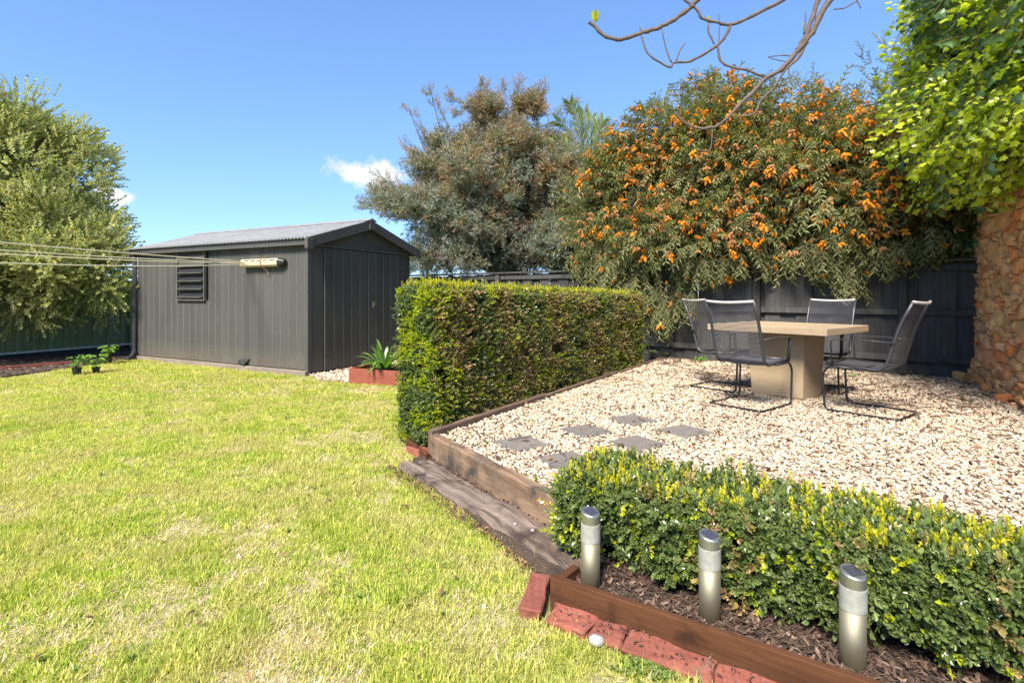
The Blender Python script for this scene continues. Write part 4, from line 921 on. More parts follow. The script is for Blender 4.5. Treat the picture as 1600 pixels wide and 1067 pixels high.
    for v in bm.verts:
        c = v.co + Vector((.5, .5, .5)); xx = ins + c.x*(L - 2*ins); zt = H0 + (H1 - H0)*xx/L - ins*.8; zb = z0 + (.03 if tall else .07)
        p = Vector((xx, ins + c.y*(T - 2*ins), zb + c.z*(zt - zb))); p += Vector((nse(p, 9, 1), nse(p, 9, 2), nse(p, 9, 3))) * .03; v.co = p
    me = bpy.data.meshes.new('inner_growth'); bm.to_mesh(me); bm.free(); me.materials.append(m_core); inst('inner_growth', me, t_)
    mb = MB(); q = .12
    while q < L:
        mb.tube([(q, T/2 + random.uniform(-.05, .05) - (.06 if not tall else 0), 0), (q + random.uniform(-.04, .04), T/2 + random.uniform(-.08, .0), .2), (q + random.uniform(-.08, .08), T/2, .5 if tall else .3)], [.012, .010, .006], 6); q += random.uniform(.12, .25)
    mb.build('stems', m_twig, t_); return t_
th = thing('tall_hedge', 'tall clipped box hedge with bronzed face and yellow top', 'hedge', (HO.x, HO.y, 0), math.atan2(HD.y, HD.x))
hedge(th, HL, HT, 1.285, 1.225, .03, 6800, .86, True)
sh = thing('low_hedge', 'low clipped box hedge with yellow tips behind the solar lights', 'hedge', (SHO.x, SHO.y, 0), math.atan2(BD.y, BD.x))
hedge(sh, SHL, SHT, .365, .375, .045, 7500, 1.05, False)

# ================================================================== TREES, BUSHES, CLIMBERS
def limbs(mb, root, ends, r0, seed=0, m=0, wob=.12):
    """curved limbs from a point of the trunk to every cluster centre"""
    random.seed(seed)
    for e in ends:
        root_, e = Vector(root), Vector(e); L = (e - root_).length; mid = root_.lerp(e, .5) + rv(L * wob) + Vector((0, 0, L * .10))
        mb.tube(smoothpath([root_, mid, e], 5), [r0 * (1 - .85 * i / 10) for i in range(11)], 5, m, cap=False)
def clusters(lobes, n, seed, shell=.62):
    random.seed(seed); out = []
    while len(out) < n:
        c, r = random.choices(lobes, weights=[l[1][0]*l[1][1]*l[1][2] for l in lobes])[0]
        d = Vector((random.gauss(0, 1), random.gauss(0, 1), random.gauss(0, 1))).normalized(); k = random.uniform(shell, 1.0)
        p = Vector((c[0] + d.x*r[0]*k, c[1] + d.y*r[1]*k, c[2] + d.z*r[2]*k)); out.append((p, d))
    return out
def crown(t_, name, g, cl, per, rad, size, pick, up=.3, outw=.8, droop=0, ok=None, parent_off=(0, 0, 0), flat=.8):
    P, D, I = [], [], []
    for (c, d) in cl:
        n = max(3, int(per * random.uniform(.6, 1.4))); rr = rad * random.uniform(.65, 1.35)
        v = rng.normal(0, 1, (n, 3)); v /= np.linalg.norm(v, axis=1, keepdims=True); q = rng.random((n, 1)) ** .5
        p = np.array(c) + v * q * rr * np.array([1, 1, flat])
        dd = v * .8 + np.array(d) * outw + np.array([0, 0, up - droop]); P.append(p); D.append(dd + rng.normal(0, .25, (n, 3)))
        I.append(pick(n, c))
    P, D, I = map(np.concatenate, (P, D, I))
    if ok is not None: k = ok(P); P, D, I = P[k], D[k], I[k]
    return scatter(name, g, P - np.array(parent_off), aim(D, rng.uniform(-.6, .6, len(P)) if droop else None), rng.uniform(.75, 1.25, len(P)) * size, I, t_)
# --- left olive-leaved tree
random.seed(31)
sp_ol = [sprig(.26, 13, .035, .062, 55, mats=(0, 1), r=.003, jitter=.8).mesh('sprig', [G['olive'], m_twig]) for i in range(5)]
g_ol = templates(sp_ol)
lt = thing('leafy_tree', 'big light green small leaved tree overhanging the green fence at left', 'tree', (-10.9, 11.4, 0))
lo = [((-10.9, 10.9, 3.2), (2.5, 2.2, 2.2)), ((-9.1, 9.9, 1.75), (1.5, 1.2, 1.0)), ((-8.1, 10.4, 1.75), (.85, .8, .95)), ((-9.2, 10.5, 2.0), (1.75, 1.5, 1.25)), ((-8.75, 10.7, 2.3), (.9, .9, .9)), ((-11.5, 10, 4.5), (1.9, 1.7, 1.5)), ((-10.2, 11.3, 4.1), (1.3, 1.3, 1.1)), ((-10.5, 8.6, 2.0), (1.8, 1.3, 1.25))]
cl = clusters(lo, 420, 1, .4)
shed_ok = lambda P: ~((((P[:, 0] - SA.x) * SV.x + (P[:, 1] - SA.y) * SV.y) > -.15) & (((P[:, 0] - SA.x) * SU.x + (P[:, 1] - SA.y) * SU.y) < 4.75)) & (P[:, 2] > .62)
crown(lt, 'crown', g_ol, cl, 52, .42, .95, lambda n, c: rng.integers(0, 5, n), up=.25, ok=shed_ok, parent_off=(-10.9, 11.4, 0))
mb = MB(); mb.tube([(0, 0, 0), (.05, -.1, .9), (0, -.15, 1.6), (.1, -.3, 2.6)], [.16, .13, .11, .06], 9)
mb.build('trunk', m_trunk, lt, smooth=True)
mb = MB(); limbs(mb, (0, -.15, 1.4), [tuple(c - Vector((-10.9, 11.4, 0))) for c, d in cl[::3]], .035, 2); mb.build('limbs', m_trunk, lt, smooth=True)
# --- wattle behind the shed
random.seed(32)
def feather(mat):
    mb = MB(); L = .30; mb.tube([(0, 0, 0), (L, 0, -.02)], [.004, .002], 3, 1, cap=False)
    for i in range(7):
        u = (i + .5) / 7; q = i * 2.4
        b = Vector((L*u, 0, 0)); d = Vector((.75, math.cos(q)*.7, math.sin(q)*.7)).normalized(); l = .11 * random.uniform(.7, 1.2)
        for j in range(6):
            s_ = 1 if j % 2 else -1; c_ = b + d * l * (j + 1) / 6; dd = (d * .6 + d.cross(Vector((.2, .1, 1))).normalized() * s_ + rv(.2))
            leaf(mb, c_, dd, rv(1), .052, .021, 0, random.uniform(.75, 1.25))
    return mb.mesh('sprig', [mat, m_twig])
g_wa = templates([feather(G['wattle']) for i in range(4)] + [feather(G['wattle2']) for i in range(3)])
wc = at(775, 300, 12.4)
wt = thing('wattle_tree', 'wide grey green and bronze wattle tree behind the shed and black fence', 'tree', (wc.x, wc.y, 0))
def LB(px_, py_, Y, rx, rz_, ry=None): p = at(px_, py_, Y); return (tuple(p), (rx, ry or rx*.75, rz_))
lo = [LB(775, 300, 12.6, 1.95, 1.6), LB(740, 225, 12.4, 1.15, .9), LB(860, 300, 12.6, 1.1, 1.45), LB(670, 345, 12.2, 1.1, .75), LB(790, 390, 12.3, 1.6, .6), LB(625, 325, 12.2, .6, .35), LB(820, 190, 12.5, .55, .65), LB(862, 235, 13.2, .45, .7), LB(900, 350, 12.2, .8, 1.1), LB(890, 395, 12.0, 1.0, .6), LB(700, 400, 12.3, 1.0, .35)]
cl = clusters(lo, 235, 4, .3)
# ragged shoots against the sky
random.seed(8); shoots = []
for (a, b) in (((700, 200), (672, 140)), ((712, 190), (745, 142)), ((760, 190), (758, 132)), ((790, 200), (812, 128)), ((835, 180), (850, 136)), ((680, 240), (640, 172)), ((660, 260), (637, 228)), ((690, 290), (640, 232)), ((650, 320), (596, 276)), ((620, 320), (565, 326)), ((860, 190), (896, 160)), ((640, 345), (588, 300)), ((775, 180), (785, 138)), ((735, 180), (700, 148))):
    A_, B_ = at(*a, 12.3), at(*b, 12.3)
    for k in range(7):
        p = A_.lerp(B_, k / 6) + rv(.07); shoots.append((p, (B_ - A_).normalized()))
wok = lambda P: ~((((P[:, 0] - SA.x) * SV.x + (P[:, 1] - SA.y) * SV.y) < 2.75) & (((P[:, 0] - SA.x) * SU.x + (P[:, 1] - SA.y) * SU.y) > -.35) & (P[:, 2] < 2.9)) & (P[:, 2] > 1.2) & (((P[:, 0] - FO.x) * FD.y - (P[:, 1] - FO.y) * FD.x > .1) | (P[:, 2] > 1.75))
def wpick(n, c):
    hi = (c[2] - 1.8) / 4 + .5 * nse(c, .9, 3); return np.where(rng.random(n) < np.clip(hi * .75, .05, .75), rng.integers(4, 7, n), rng.integers(0, 4, n))
crown(wt, 'crown', g_wa, cl, 66, .31, .95, wpick, up=.25, ok=wok, parent_off=(wc.x, wc.y, 0), flat=.65)
crown(wt, 'crown_shoots', g_wa, shoots, 5, .08, .6, wpick, up=.2, outw=1.6, ok=wok, parent_off=(wc.x, wc.y, 0))
mb = MB(); mb.tube([(0, 0, 0), (.1, 0, 1), (-.05, 0, 2.0), (0, 0, 3.2)], [.15, .12, .10, .05], 9); mb.build('trunk', m_trunk, wt, smooth=True)
mb = MB(); limbs(mb, (0, 0, 1.7), [tuple(c - Vector((wc.x, wc.y, 0))) for c, d in cl[::2]], .032, 5)
for (a, b) in (((700, 250), (672, 140)), ((760, 230), (758, 132)), ((790, 240), (812, 128)), ((680, 280), (640, 172)), ((690, 310), (640, 232)), ((660, 340), (596, 276)), ((650, 330), (565, 326)), ((860, 230), (896, 160)), ((830, 230), (850, 136))):
    mb.tube([at(*a, 12.4) - Vector((wc.x, wc.y, 0)), at(*b, 12.3) - Vector((wc.x, wc.y, 0))], [.014, .006], 4, cap=False)
mb.build('limbs', m_trunk, wt, smooth=True)
# --- palm
pc = at(922, 285, 11.9); pt_ = thing('palm_tree', 'date palm with upright fronds showing between the wattle and orange shrub', 'palm', (pc.x, pc.y, 0))
mb = MB(); mb.tube([(0, 0, 0), (0, 0, pc.z - .3)], [.16, .15], 10); mb.build('trunk', m_trunk, pt_)
random.seed(4)
for (ex, ey, k_) in ((890, 160, .1), (912, 172, .05), (925, 180, .1), (943, 188, .12), (955, 205, .15), (980, 222, .3), (900, 175, 0), (935, 195, 0), (870, 190, .2), (850, 230, .3), (1000, 260, .5), (965, 240, .2)):
    tip = at(ex, ey, 11.9 + random.uniform(-.5, .5)) - Vector((pc.x, pc.y, 0)); b = Vector((0, 0, pc.z - .3)); mid = b.lerp(tip, .55) + Vector((0, 0, .25 + k_))
    P = smoothpath([b, mid, tip], 10); mb = MB(); mb.tube(P, [.022*(1 - .8*i/(len(P)-1)) for i in range(len(P))], 4, 1, cap=False)
    for i in range(2, len(P) - 1):
        d = (P[i+1] - P[i]).normalized(); sd_ = d.cross(Vector((0, 1, 0.2))).normalized()
        for j in range(2):
            for s_ in (-1, 1): leaf(mb, P[i].lerp(P[i+1], j/2), d*1.1 + sd_*s_*.75 + rv(.05), rv(1), .30*(1 - .5*abs(i/len(P) - .5)), .03, 0, random.uniform(.75, 1.2), droop=.1)
    mb.build('frond', [G['palm'], m_twig], pt_)
# --- orange flowered buddleja over the fence
random.seed(33)
def bsprig(nl, L):
    mb = MB(); path = [(L*i/4, 0, -L*.22*(i/4)**2) for i in range(5)]; mb.tube(path, [.004, .0035, .003, .0025, .002], 4, 1, cap=False, t=.9)
    for i in range(nl):
        u = (i//2*2 + 1.2) / nl; q = (i % 2) * math.pi + (i//2 % 2) * 1.4 + random.uniform(-.3, .3)
        sd_ = Vector((0, math.cos(q), math.sin(q)*.6)); d = Vector((.75, 0, -.25)) + sd_
        leaf(mb, (L*min(u, 1), 0, -L*.22*min(u, 1)**2), d, (0, 0, 1), .088*random.uniform(.7, 1.15), .023, 0, random.uniform(.75, 1.25), droop=.3, k=3)
    return mb
def blossom(mat, ncone, s=1.0):
    mb = MB()
    for c in range(ncone):
        a = c * 2.4; o = Vector((.02 + .012*c, math.cos(a)*.022*(c > 0), math.sin(a)*.022*(c > 0)))
        d = (Vector((1, 0, 0)) + Vector((0, math.cos(a), math.sin(a)))*.5*(c > 0)).normalized(); l = .045 * random.uniform(.7, 1.2)
        for i in range(5):
            r_ = (.015, .020, .018, .014, .008)[i]*s; cc = o + d * l * i / 4
            vs = [cc + Vector((.7*r_*a_, r_*b_, r_*c_)) for a_, b_, c_ in ((1, 0, 0), (-1, 0, 0), (0, 1, 0), (0, -1, 0), (0, 0, 1), (0, 0, -1))]
            mb.add(vs, [(0, 2, 4), (2, 1, 4), (1, 3, 4), (3, 0, 4), (2, 0, 5), (1, 2, 5), (3, 1, 5), (0, 3, 5)], 0, random.uniform(.75, 1.2))
    return mb.mesh('blossom', mat)
g_bu = templates([bsprig(14, .32).mesh('sprig', [G['bud'], m_twig]) for i in range(5)])
g_fl = templates([blossom(G['orange'], 4), blossom(G['orange'], 2), blossom(G['orange'], 6), blossom(G['spent'], 5), blossom(G['spent'], 3)])
bc = at(1210, 330, 8.7)
bu = thing('orange_flowering_shrub', 'huge drooping shrub with orange flower clusters spilling over the black fence', 'shrub', (bc.x, bc.y, 0))
lo = [LB(1000, 330, 9.8, .95, 1.15), LB(1060, 265, 9.5, .95, 1.15), LB(1130, 270, 9.2, 1.2, 1.25), LB(1180, 330, 8.6, 1.0, .75), LB(1250, 275, 8.5, 1.2, 1.2), LB(1320, 300, 8.0, 1.1, 1.05), LB(1390, 280, 7.8, 1.0, 1.05), LB(1440, 290, 7.6, .8, .85), LB(1470, 330, 7.3, .45, .4), LB(960, 390, 9.6, .65, .6), LB(935, 330, 9.9, .55, .8), LB(1000, 290, 9.7, .6, .8), LB(1040, 380, 9.1, .9, .6), LB(1120, 385, 8.7, .9, .35), LB(1290, 360, 7.9, .9, .4)]
cl = clusters(lo, 480, 9, .5)
random.seed(10)
hang = []
for (px_, py_, Y) in ((960, 430, 9.1), (980, 460, 9.0), (1000, 440, 8.9), (1015, 470, 8.9), (1030, 440, 8.8), (1045, 470, 8.8), (1060, 430, 8.7), (1035, 500, 8.8), (1010, 415, 9.0), (1065, 460, 8.7), (940, 420, 9.2), (1080, 425, 8.5), (1125, 425, 8.3), (1210, 415, 7.9), (1205, 400, 7.9), (1280, 412, 7.5), (1295, 425, 7.5), (1318, 425, 7.35), (1325, 450, 7.35), (1395, 405, 7.0), (1420, 398, 7.0), (1100, 430, 8.3), (905, 415, 9.6), (925, 435, 9.4), (945, 450, 9.2), (1035, 505, 8.7), (1075, 480, 8.4), (990, 490, 8.9), (1470, 380, 6.9), (1350, 415, 7.3), (1160, 412, 8.1), (1250, 412, 7.7)):
    p = at(px_, py_ - 18, Y); hang.append((p, Vector((0, -.3, -1))))
def front_ok(P):                       # keep the fence itself clear of leaves poking through
    s_ = (P[:, 0] - FO.x) * FD.y - (P[:, 1] - FO.y) * FD.x
    return (P[:, 2] > 1.78) | (s_ < -.14) & (P[:, 2] > .55)
bpick = lambda n, c: rng.integers(0, 5, n)
o1 = crown(bu, 'foliage', g_bu, cl, 34, .40, 1.0, bpick, up=.15, droop=.5, outw=.9, ok=lambda P: (P[:, 2] > 1.85), parent_off=(bc.x, bc.y, 0))
o2 = crown(bu, 'hanging_foliage', g_bu, hang, 22, .2, .95, bpick, up=0, droop=1.0, outw=1.0, ok=front_ok, parent_off=(bc.x, bc.y, 0))
tops = []
for _ in range(60):
    px_ = random.uniform(985, 1420); base = np.interp(px_, [930, 985, 1050, 1110, 1160, 1250, 1330, 1400, 1440], [280, 205, 165, 150, 165, 160, 165, 150, 120])
    p = at(px_, base + random.uniform(-22, 12), np.interp(px_, [950, 1440], [9.6, 7.7])); tops.append((p, Vector((random.uniform(-.6, .6), 0, 1))))
crown(bu, 'top_shoots', g_bu, tops, 3, .14, .75, bpick, up=.5, outw=.9, ok=None, parent_off=(bc.x, bc.y, 0))
wh = []
for (a, b) in (((1400, 170), (1345, 95)), ((1410, 150), (1375, 62)), ((1420, 140), (1425, 45)), ((1380, 160), (1400, 90)), ((1110, 160), (1112, 120)), ((1235, 165), (1262, 128))):
    A_, B_ = at(*a, 7.8), at(*b, 7.7)
    for k in range(6): wh.append((A_.lerp(B_, k/5) + rv(.05), (B_ - A_).normalized()))
crown(bu, 'whip_shoots', g_bu, wh, 3, .07, .55, bpick, up=.2, outw=1.2, ok=None, parent_off=(bc.x, bc.y, 0))
# blossoms: mostly on the viewer's side
P = []; I = []; D = []
allc = [c for c in cl if (c[1].y < .35)] 
for _ in range(3300):
    c, d = random.choice(allc); p = Vector(c) + Vector((d.x, d.y, d.z)) * .22 + rv(.28) + Vector((0, -.15, 0))
    if p.z < 1.85: continue
    lowp = 1 if p.z < 3.3 else .75; sp = random.random() < (.42 if p.x > 3.5 else .5)
    P.append(tuple(p)); I.append(random.randint(3, 4) if sp else random.randint(0, 2)); D.append((d.x*.3, -.3 + d.y*.2, -1 + random.uniform(-.2, .6)))
for (p, d) in hang:
    for _ in range(1):
        q = p + Vector((random.uniform(-.1, .1), -.1, -.16 + random.uniform(-.12, .05))); P.append(tuple(q)); I.append(random.randint(0, 2)); D.append((random.uniform(-.2, .2), -.1, -1))
for (c, r_) in ((at(985, 215, 9.3), .35), (at(1110, 140, 9.0), .3), (at(1400, 170, 7.6), .3)):
    for _ in range(22): P.append(tuple(c + rv(r_))); I.append(random.choice([0, 1, 3, 4, 4])); D.append(tuple(rv(1) + Vector((0, 0, .3))))
scatter('blossoms', g_fl, np.array(P) - np.array((bc.x, bc.y, 0)), aim(np.array(D)), rng.uniform(.7, 1.4, len(P)), I, bu)
mb = MB()
for (px_, Y) in ((1080, 9.6), (1200, 9.1), (1340, 8.3)):
    b = at(px_, 460, Y) - Vector((bc.x, bc.y, 0)); b.z = 0; mb.tube([b, b + Vector((.1, 0, 1)), b + Vector((-.1, .1, 2.2))], [.06, .05, .035], 7)
    limbs(mb, b + Vector((0, 0, 1.6)), [tuple(c - Vector((bc.x, bc.y, 0))) for c, d in cl if abs((c.x/c.y*F + 800) - px_) < 90][::3], .018, int(px_))
mb.build('branches', m_trunk, bu, smooth=True)
# dark ivy mass on the fence line between shrub and wall
random.seed(40)
def ivyleaf(mb, p, d, up, s, t):
    d = Vector(d).normalized(); sd_ = d.cross(Vector(up)); sd_ = sd_.normalized() if sd_.length > .05 else Vector((0, 1, 0)); nn = sd_.cross(d)
    o = [(0, 0), (-.08, .30), (-.02, .52), (.25, .40), (.40, .62), (.55, .30), (1.0, 0), (.55, -.30), (.40, -.62), (.25, -.40), (-.02, -.52), (-.08, -.30)]
    vs = [Vector(p) + d*a*s + sd_*b*s - nn*(a*a*.25 + abs(b)*.22)*s for a, b in o] + [Vector(p) + d*.35*s + nn*.02*s]
    mb.add(vs, [(i, (i+1) % 12, 12) for i in range(12)], 0, t)
def ivysprig(mat, nl=5, s=.055):
    mb = MB(); L = .26; mb.tube([(0, 0, 0), (L*.5, .01, -.02), (L, 0, -.07)], [.003, .0025, .002], 4, 1, cap=False)
    for i in range(nl):
        u = (i + .7)/nl; q = i*math.pi + random.uniform(-.5, .5); d = Vector((.55, math.cos(q), -.35 + .3*math.sin(q)))
        ivyleaf(mb, Vector((L*u, 0, -.07*u)) + d.normalized()*.03, d, Vector((.2, 0, 1)) + rv(.95), s*random.uniform(.7, 1.25), random.uniform(.75, 1.2))
    return mb.mesh('sprig', [mat, m_twig])
g_iv = templates([ivysprig(G['ivy'], 6) for i in range(4)] + [ivysprig(G['ivydark'], 6, .07) for i in range(4)])
iv0 = WO + WD * 1.0; iv = thing('ivy', 'bright green ivy mass cascading over the top of the stone wall', 'climber', (iv0.x, iv0.y, 0))
lo = []
for (s_, oy, z_, rx, rz_) in ((.15, .15, 3.15, .62, .6), (.1, .3, 3.9, .62, .8), (.7, .0, 3.2, .75, .8), (.8, .2, 4.2, .85, .8), (1.5, .0, 3.0, .7, .75), (1.6, .1, 4.1, .8, .9), (2.3, .1, 3.2, .75, .9), (2.6, .2, 4.2, .8, .9), (3.2, .2, 3.4, .7, .9), (.5, .5, 4.8, .7, .5), (1.6, .4, 5.0, .8, .5)):
    p = WO + WD * s_ + WN * oy; lo.append(((p.x, p.y, z_), (rx, rx, rz_)))
cl = clusters(lo, 270, 14, .7)
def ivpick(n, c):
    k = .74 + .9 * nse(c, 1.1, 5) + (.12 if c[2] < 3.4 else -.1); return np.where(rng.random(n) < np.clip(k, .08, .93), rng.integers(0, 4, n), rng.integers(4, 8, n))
wall_ok = lambda P: (P[:, 2] > 2.36 + .10*np.sin(P[:, 1]*7) + .12*(P[:, 1] > 5.9)) & (P[:, 1] > 1.5)
crown(iv, 'foliage', g_iv, cl, 30, .33, 1.0, ivpick, up=0, droop=.8, outw=.9, ok=wall_ok, parent_off=(iv0.x, iv0.y, 0))
mb = MB()
for i in range(14):
    p = WO + WD * random.uniform(-.1, 2.4); a_ = Vector((p.x, p.y, 2.3)) - WN.to_3d()*.05; mb.tube(smoothpath([a_ - Vector((iv0.x, iv0.y, 0)), a_ + rv(.3) + Vector((0, 0, .8)) - Vector((iv0.x, iv0.y, 0)), a_ + rv(.5) + Vector((0, 0, 2)) - Vector((iv0.x, iv0.y, 0))]), .012, 5)
for i in range(26):
    c, d = random.choice(cl); c = c + d*.1; e = rv(1); e.z = abs(e.z)*.3; q = c - Vector((iv0.x, iv0.y, 0)); mb.tube(smoothpath([q, q + e*.22 + Vector((-.1, -.1, .08)), q + e*.4 + Vector((-.25, -.12, .0))]), .0035, 4, 1)
mb.build('stems', [m_trunk, surf('pale_vine_stem', (.35, .34, .15), (.45, .42, .22), 9, .7, 0)], iv, smooth=True)
# separately placed leaves nearest the eye
lm = MB(); ivyleaf(lm, (0, 0, 0), (1, 0, 0), (0, 0, 1), 1, 1); lme = lm.mesh('leaf', G['ivy'])
near = sorted([c for c in cl if c[0].z > 2.3], key=lambda c: c[0].length)[:130]
for i in range(260):
    c, d = random.choice(near); tocam = (Vector((0, 0, H)) - c).normalized(); p = c + d*.25 + tocam*random.uniform(.1, .32) + rv(.2)
    if p.z < 2.3: continue
    o = inst('leaf', lme, iv, tuple(p - Vector((iv0.x, iv0.y, 0)))); s_ = random.uniform(.045, .085); o.scale = (s_, s_, s_); o.rotation_euler = (random.uniform(-1.6, 1.6), random.uniform(-.3, 1.5), random.uniform(1.2, 6.2))
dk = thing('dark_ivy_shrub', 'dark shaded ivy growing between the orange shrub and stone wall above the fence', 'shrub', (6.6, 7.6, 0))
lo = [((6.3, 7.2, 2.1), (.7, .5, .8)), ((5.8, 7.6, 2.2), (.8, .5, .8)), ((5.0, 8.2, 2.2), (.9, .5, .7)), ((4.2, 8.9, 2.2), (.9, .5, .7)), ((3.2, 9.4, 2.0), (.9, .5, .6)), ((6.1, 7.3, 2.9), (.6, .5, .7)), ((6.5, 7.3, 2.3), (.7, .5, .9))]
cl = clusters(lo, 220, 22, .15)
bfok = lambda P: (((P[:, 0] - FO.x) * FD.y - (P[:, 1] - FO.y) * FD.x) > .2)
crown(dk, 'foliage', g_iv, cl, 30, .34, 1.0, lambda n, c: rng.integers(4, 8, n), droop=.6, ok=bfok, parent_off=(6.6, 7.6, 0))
mb = MB()
for i in range(5): mb.tube([(-.3*i, .2*i, 0), (-.3*i - .1, .2*i, 1.3), (-.3*i + .1, .2*i, 2.4)], [.03, .025, .015], 6)
mb.build('stems', m_trunk, dk, smooth=True)

# ================================================================== BARE BRANCHES OVERHEAD
YB = 2.7
ft = thing('bare_fig_tree', 'bare knobbly branches with a few opening buds reaching in overhead', 'tree', (4.2, 3.2, 0))
off = Vector((4.2, 3.2, 0)); fork = Vector((4.0, 3.1, 2.1))
def br(path, r0, r1, Y0=YB, Y1=YB, lead=None, knob=True):
    n_ = len(path); P = [at(x_, y_, Y0 + (Y1 - Y0) * i / (n_ - 1)) for i, (x_, y_) in enumerate(path)]
    if lead: P = [Vector(q) for q in lead] + P
    random.seed(len(path) * 7 + int(path[0][0])); S_ = smoothpath(P, 4); k = len(S_); mb = MB(); rad = []
    nl = len(lead) * 4 if lead else 0
    for i in range(k):
        f_ = max(0, (i - nl)) / max(1, k - 1 - nl); r_ = r0 * (1 - f_) + r1 * f_
        if i < nl: r_ = r0 + (.035 - r0) * (1 - i / nl)
        if knob and i % 3 == 0: r_ *= 1.22
        rad.append(r_); S_[i] += rv(r_ * .25)
    mb.tube([p - off for p in S_], rad, 7, 0); return mb.build('branch', m_bark, ft, smooth=True)
top = lambda x_, y_, Y=YB: at(x_, y_, Y)
br([(1092, 0), (1082, 10), (1054, 31), (1031, 43), (1005, 51), (982, 59), (966, 62), (944, 56), (929, 41), (920, 36)], .011, .008, lead=[fork, top(1700, -260, 3.0), top(1250, -120, 2.8)])
br([(1223, 0), (1195, 15), (1159, 33), (1141, 39), (1123, 36), (1097, 29), (1089, 16), (1067, -2)], .009, .0055, lead=[fork, top(1600, -220, 2.9), top(1330, -80, 2.8)])
br([(1141, 39), (1136, 52), (1123, 69), (1097, 87), (1074, 97), (1053, 98), (1046, 105), (1015, 87), (1005, 66), (1000, 44)], .008, .0035)
br([(1049, 97), (1041, 77), (1034, 46)], .004, .0025); br([(1057, 95), (1062, 80), (1071, 67)], .004, .0025)
br([(1108, 32), (1107, 50), (1116, 69)], .004, .004); br([(1123, 69), (1124, 45), (1123, 21)], .003, .002)
br([(1121, 70), (1126, 95), (1143, 105), (1166, 110), (1195, 121)], .0055, .006)
br([(1297, -2), (1277, 36), (1261, 62), (1238, 90), (1215, 113), (1197, 122), (1176, 144), (1149, 171), (1126, 194), (1110, 200), (1087, 200), (1064, 187), (1054, 175)], .014, .0045, lead=[fork, top(1560, -180, 2.9), top(1350, -70, 2.75)])
br([(1281, -2), (1268, 33), (1256, 62), (1247, 78)], .011, .010, lead=[fork, top(1500, -190, 2.9), top(1320, -70, 2.75)])
br([(1261, 66), (1246, 92), (1228, 108), (1208, 138), (1189, 157), (1179, 177), (1159, 182)], .008, .004)
br([(1259, 19), (1258, 35), (1256, 54)], .003, .004); br([(1113, 203), (1112, 220), (1108, 236), (1090, 234)], .0035, .002)
br([(1205, 121), (1207, 134), (1222, 134), (1236, 125)], .004, .0035); br([(1232, 103), (1233, 120), (1236, 127)], .003, .0025)
br([(1238, 88), (1222, 87), (1201, 89)], .0035, .002); br([(1228, 97), (1214, 94), (1200, 90)], .003, .002); br([(1303, 15), (1320, 13), (1338, 3), (1345, 14)], .003, .0025); br([(1338, 3), (1352, -20), (1400, -60)], .003, .004, lead=None)
MB().tube([Vector((4.2, 3.2, 0)) - off, Vector((4.15, 3.15, 1.0)) - off, fork - off], [.13, .10, .075], 10).build('trunk', m_trunk, ft, smooth=True)
for (px_, py_, s_) in ((930, 20, .065), (1107, 26, .025), (1255, 37, .014), (1154, 158, .026)):
    mb = MB(); b = at(px_, py_ + 12 * s_/.05, YB) - off
    for q in range(5): leaf(mb, b, (math.cos(q*1.3)*.22, math.sin(q*1.3)*.22, 1), (math.cos(q*1.3), math.sin(q*1.3), 0), s_, s_*.42, 0, 1.0, droop=-.05, k=3)
    mb.build('leaf_bud', G['yellow'], ft)

# ================================================================== SMALL PLANTS
def strap_plant(name, loc, n_, L, wd_, label, cat, seed, mat='strap', arch=.55, parent_name='leaf'):
    random.seed(seed); t_ = thing(name, label, cat, loc)
    for i in range(n_):
        a = i * 2.4 + random.uniform(-.3, .3); el = random.uniform(.35, 1.25); l = L * random.uniform(.7, 1.1)
        mb = MB(); vs = []; fs = []; k = 7
        for j in range(k):
            u = j / (k - 1); rr = l * u * math.cos(el) * (1 - .1*u); zz = l * u * math.sin(el) - l * arch * u * u * u * (1.2 - el*.4)
            c = Vector((math.cos(a)*rr, math.sin(a)*rr, max(zz, -.06))); s_ = Vector((-math.sin(a), math.cos(a), 0)); q = wd_ * .5 * (1 - u**3) * (.55 + .9*u if u < .5 else 1)
            vs += [c + s_*q + Vector((0, 0, q*.35)), c, c - s_*q + Vector((0, 0, q*.35))]
            if j: o_ = 3*(j-1); fs += [(o_, o_+1, o_+4, o_+3), (o_+1, o_+2, o_+5, o_+4)]
        mb.add(vs, fs, 0, random.uniform(.8, 1.2)); mb.build('leaf', G[mat], t_, smooth=True)
    return t_
pa_, pb_ = gp(545, 599), gp(622, 605); pd = (pb_ - pa_).normalized()
pl = thing('planter_box', 'low red timber planter box beside the tall hedge in front of the shed', 'planter', (pa_.x, pa_.y, 0), math.atan2(pd.y, pd.x))
MB().box(0, 1.05, 0, .035, 0, .215).build('front_board', m_planter, pl, bevel=.004); MB().box(0, 1.05, .60, .635, 0, .215).build('back_board', m_planter, pl, bevel=.004)
MB().box(-.002, .033, .036, .599, 0, .22).build('side_board', m_planter, pl, bevel=.004); MB().box(1.017, 1.052, .036, .599, 0, .22).build('side_board', m_planter, pl, bevel=.004); MB().box(.034, 1.016, .036, .599, .005, .17).build('soil', m_soil, pl)
c = pa_ + pd * .40 + Vector((-pd.y, pd.x, 0)) * .28
strap_plant('clivia', (c.x, c.y, .17), 46, .60, .072, 'strap leaved green clump growing in the red planter box', 'plant', 3, arch=.35)
p = gp(1022, 560, GZ); t_ = thing('succulent', 'pale green rosette plant at the far end of the tall hedge', 'plant', (p.x + .12, p.y, GZ)); mb = MB(); random.seed(5)
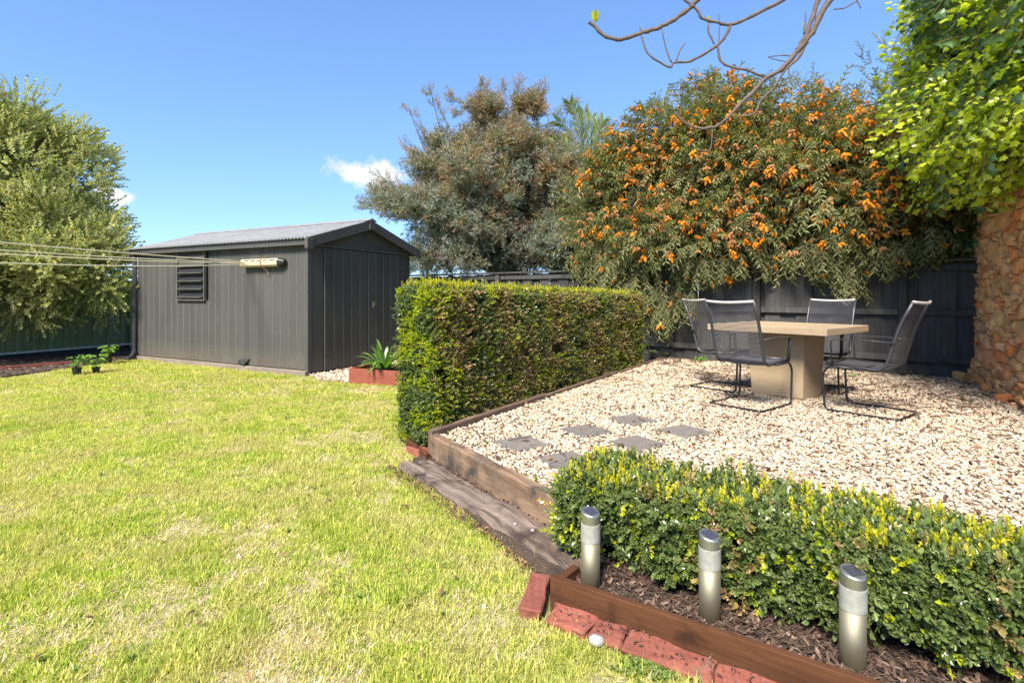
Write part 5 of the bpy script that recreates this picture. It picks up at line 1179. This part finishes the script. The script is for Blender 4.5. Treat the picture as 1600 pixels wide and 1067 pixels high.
for (cx, cy, cz_, s_) in ((0, 0, .2, .12), (-.14, -.02, .09, .09), (.14, 0, .13, .09), (.05, -.1, .06, .09), (-.06, .1, .24, .09), (-.2, .08, .2, .09)):
    for i in range(22):
        a = i*2.4; el = .15 + i*.055; d = Vector((math.cos(a)*math.cos(el), math.sin(a)*math.cos(el), math.sin(el))); leaf(mb, Vector((cx, cy, cz_)), d, (0, 0, 1), s_*(1 - i*.022), s_*.42, 0, random.uniform(.8, 1.2), k=5, droop=-.1)
    mb.tube([(cx*.5, cy*.5, 0), (cx, cy, cz_)], .012, 5, 1)
mb.build('foliage', [G['succ'], m_twig], t_)
p = gp(1095, 566, GZ); strap_plant('strap_plant', (p.x, p.y, GZ), 18, .26, .03, 'grassy strap leaved tuft at the fence foot behind the front left chair', 'plant', 8, arch=.9)
p = gp(1332, 592, GZ); strap_plant('seedling', (p.x, p.y, GZ), 5, .17, .02, 'small green shoot beneath the back chair at the fence foot', 'plant', 9, arch=.2)
p = gp(1432, 592, GZ); strap_plant('seedling', (p.x, p.y, GZ), 5, .22, .028, 'arching green shoot at the fence foot right of the side-on chair', 'plant', 10, arch=.7)
# clover patch beside the bricks
n = 220; p = gp(1015, 1045); x = p.x + rng.normal(0, .045, n); y = p.y + rng.normal(0, .03, n)
scatter('clover', g_weed, np.stack([x, y, np.full(n, .012)], 1), np.stack([np.zeros(n), np.zeros(n), rng.uniform(0, 6, n)], 1), rng.uniform(.012, .024, n), rng.integers(0, 3, n), None, 'green clover patch in the grass against the red bricks', 'clover')
# crumbs of bark on the bricks
n = 330; u = rng.uniform(0, 1.6, n); v = rng.uniform(-.09, -.0, n); x = BO.x + BD.x*u + BN.x*v; y = BO.y + BD.y*u + BN.y*v
scatter('bark_crumbs', g_chip, np.stack([x, y, .054 + (v + .058)*.25], 1), rng.uniform(-3, 3, (n, 3))*np.array([.15, .15, 1]), rng.uniform(.002, .009, n), rng.integers(0, 5, n), None, 'dark bark crumbs spilled on the red brick edging', 'mulch')
n = 500; t = rng.random(n); x = .2 - t*1.05 + rng.normal(-.04, .03, n); y = 2.36 + t*1.52 + rng.normal(-.02, .03, n)
scatter('edge_litter', g_dead, np.stack([x, y, np.full(n, .03)], 1), rng.uniform(-3, 3, (n, 3))*np.array([.15, .15, 1]), rng.uniform(.01, .035, n), rng.integers(0, 4, n), None, 'dead leaves and scraps along the lawn side of the flat sleeper', 'leaf litter')
n = 420; t = rng.random(n); x = -.72 + t*.98 + rng.normal(.12, .05, n); y = 3.95 - t*1.42 + rng.normal(.06, .04, n)
scatter('bark_crumbs', g_chip, np.stack([x, y, np.full(n, .05)], 1), rng.uniform(-3, 3, (n, 3))*np.array([.1, .1, 1]), rng.uniform(.004, .014, n), rng.integers(0, 5, n), None, 'dry debris lying between the two sleepers', 'debris')
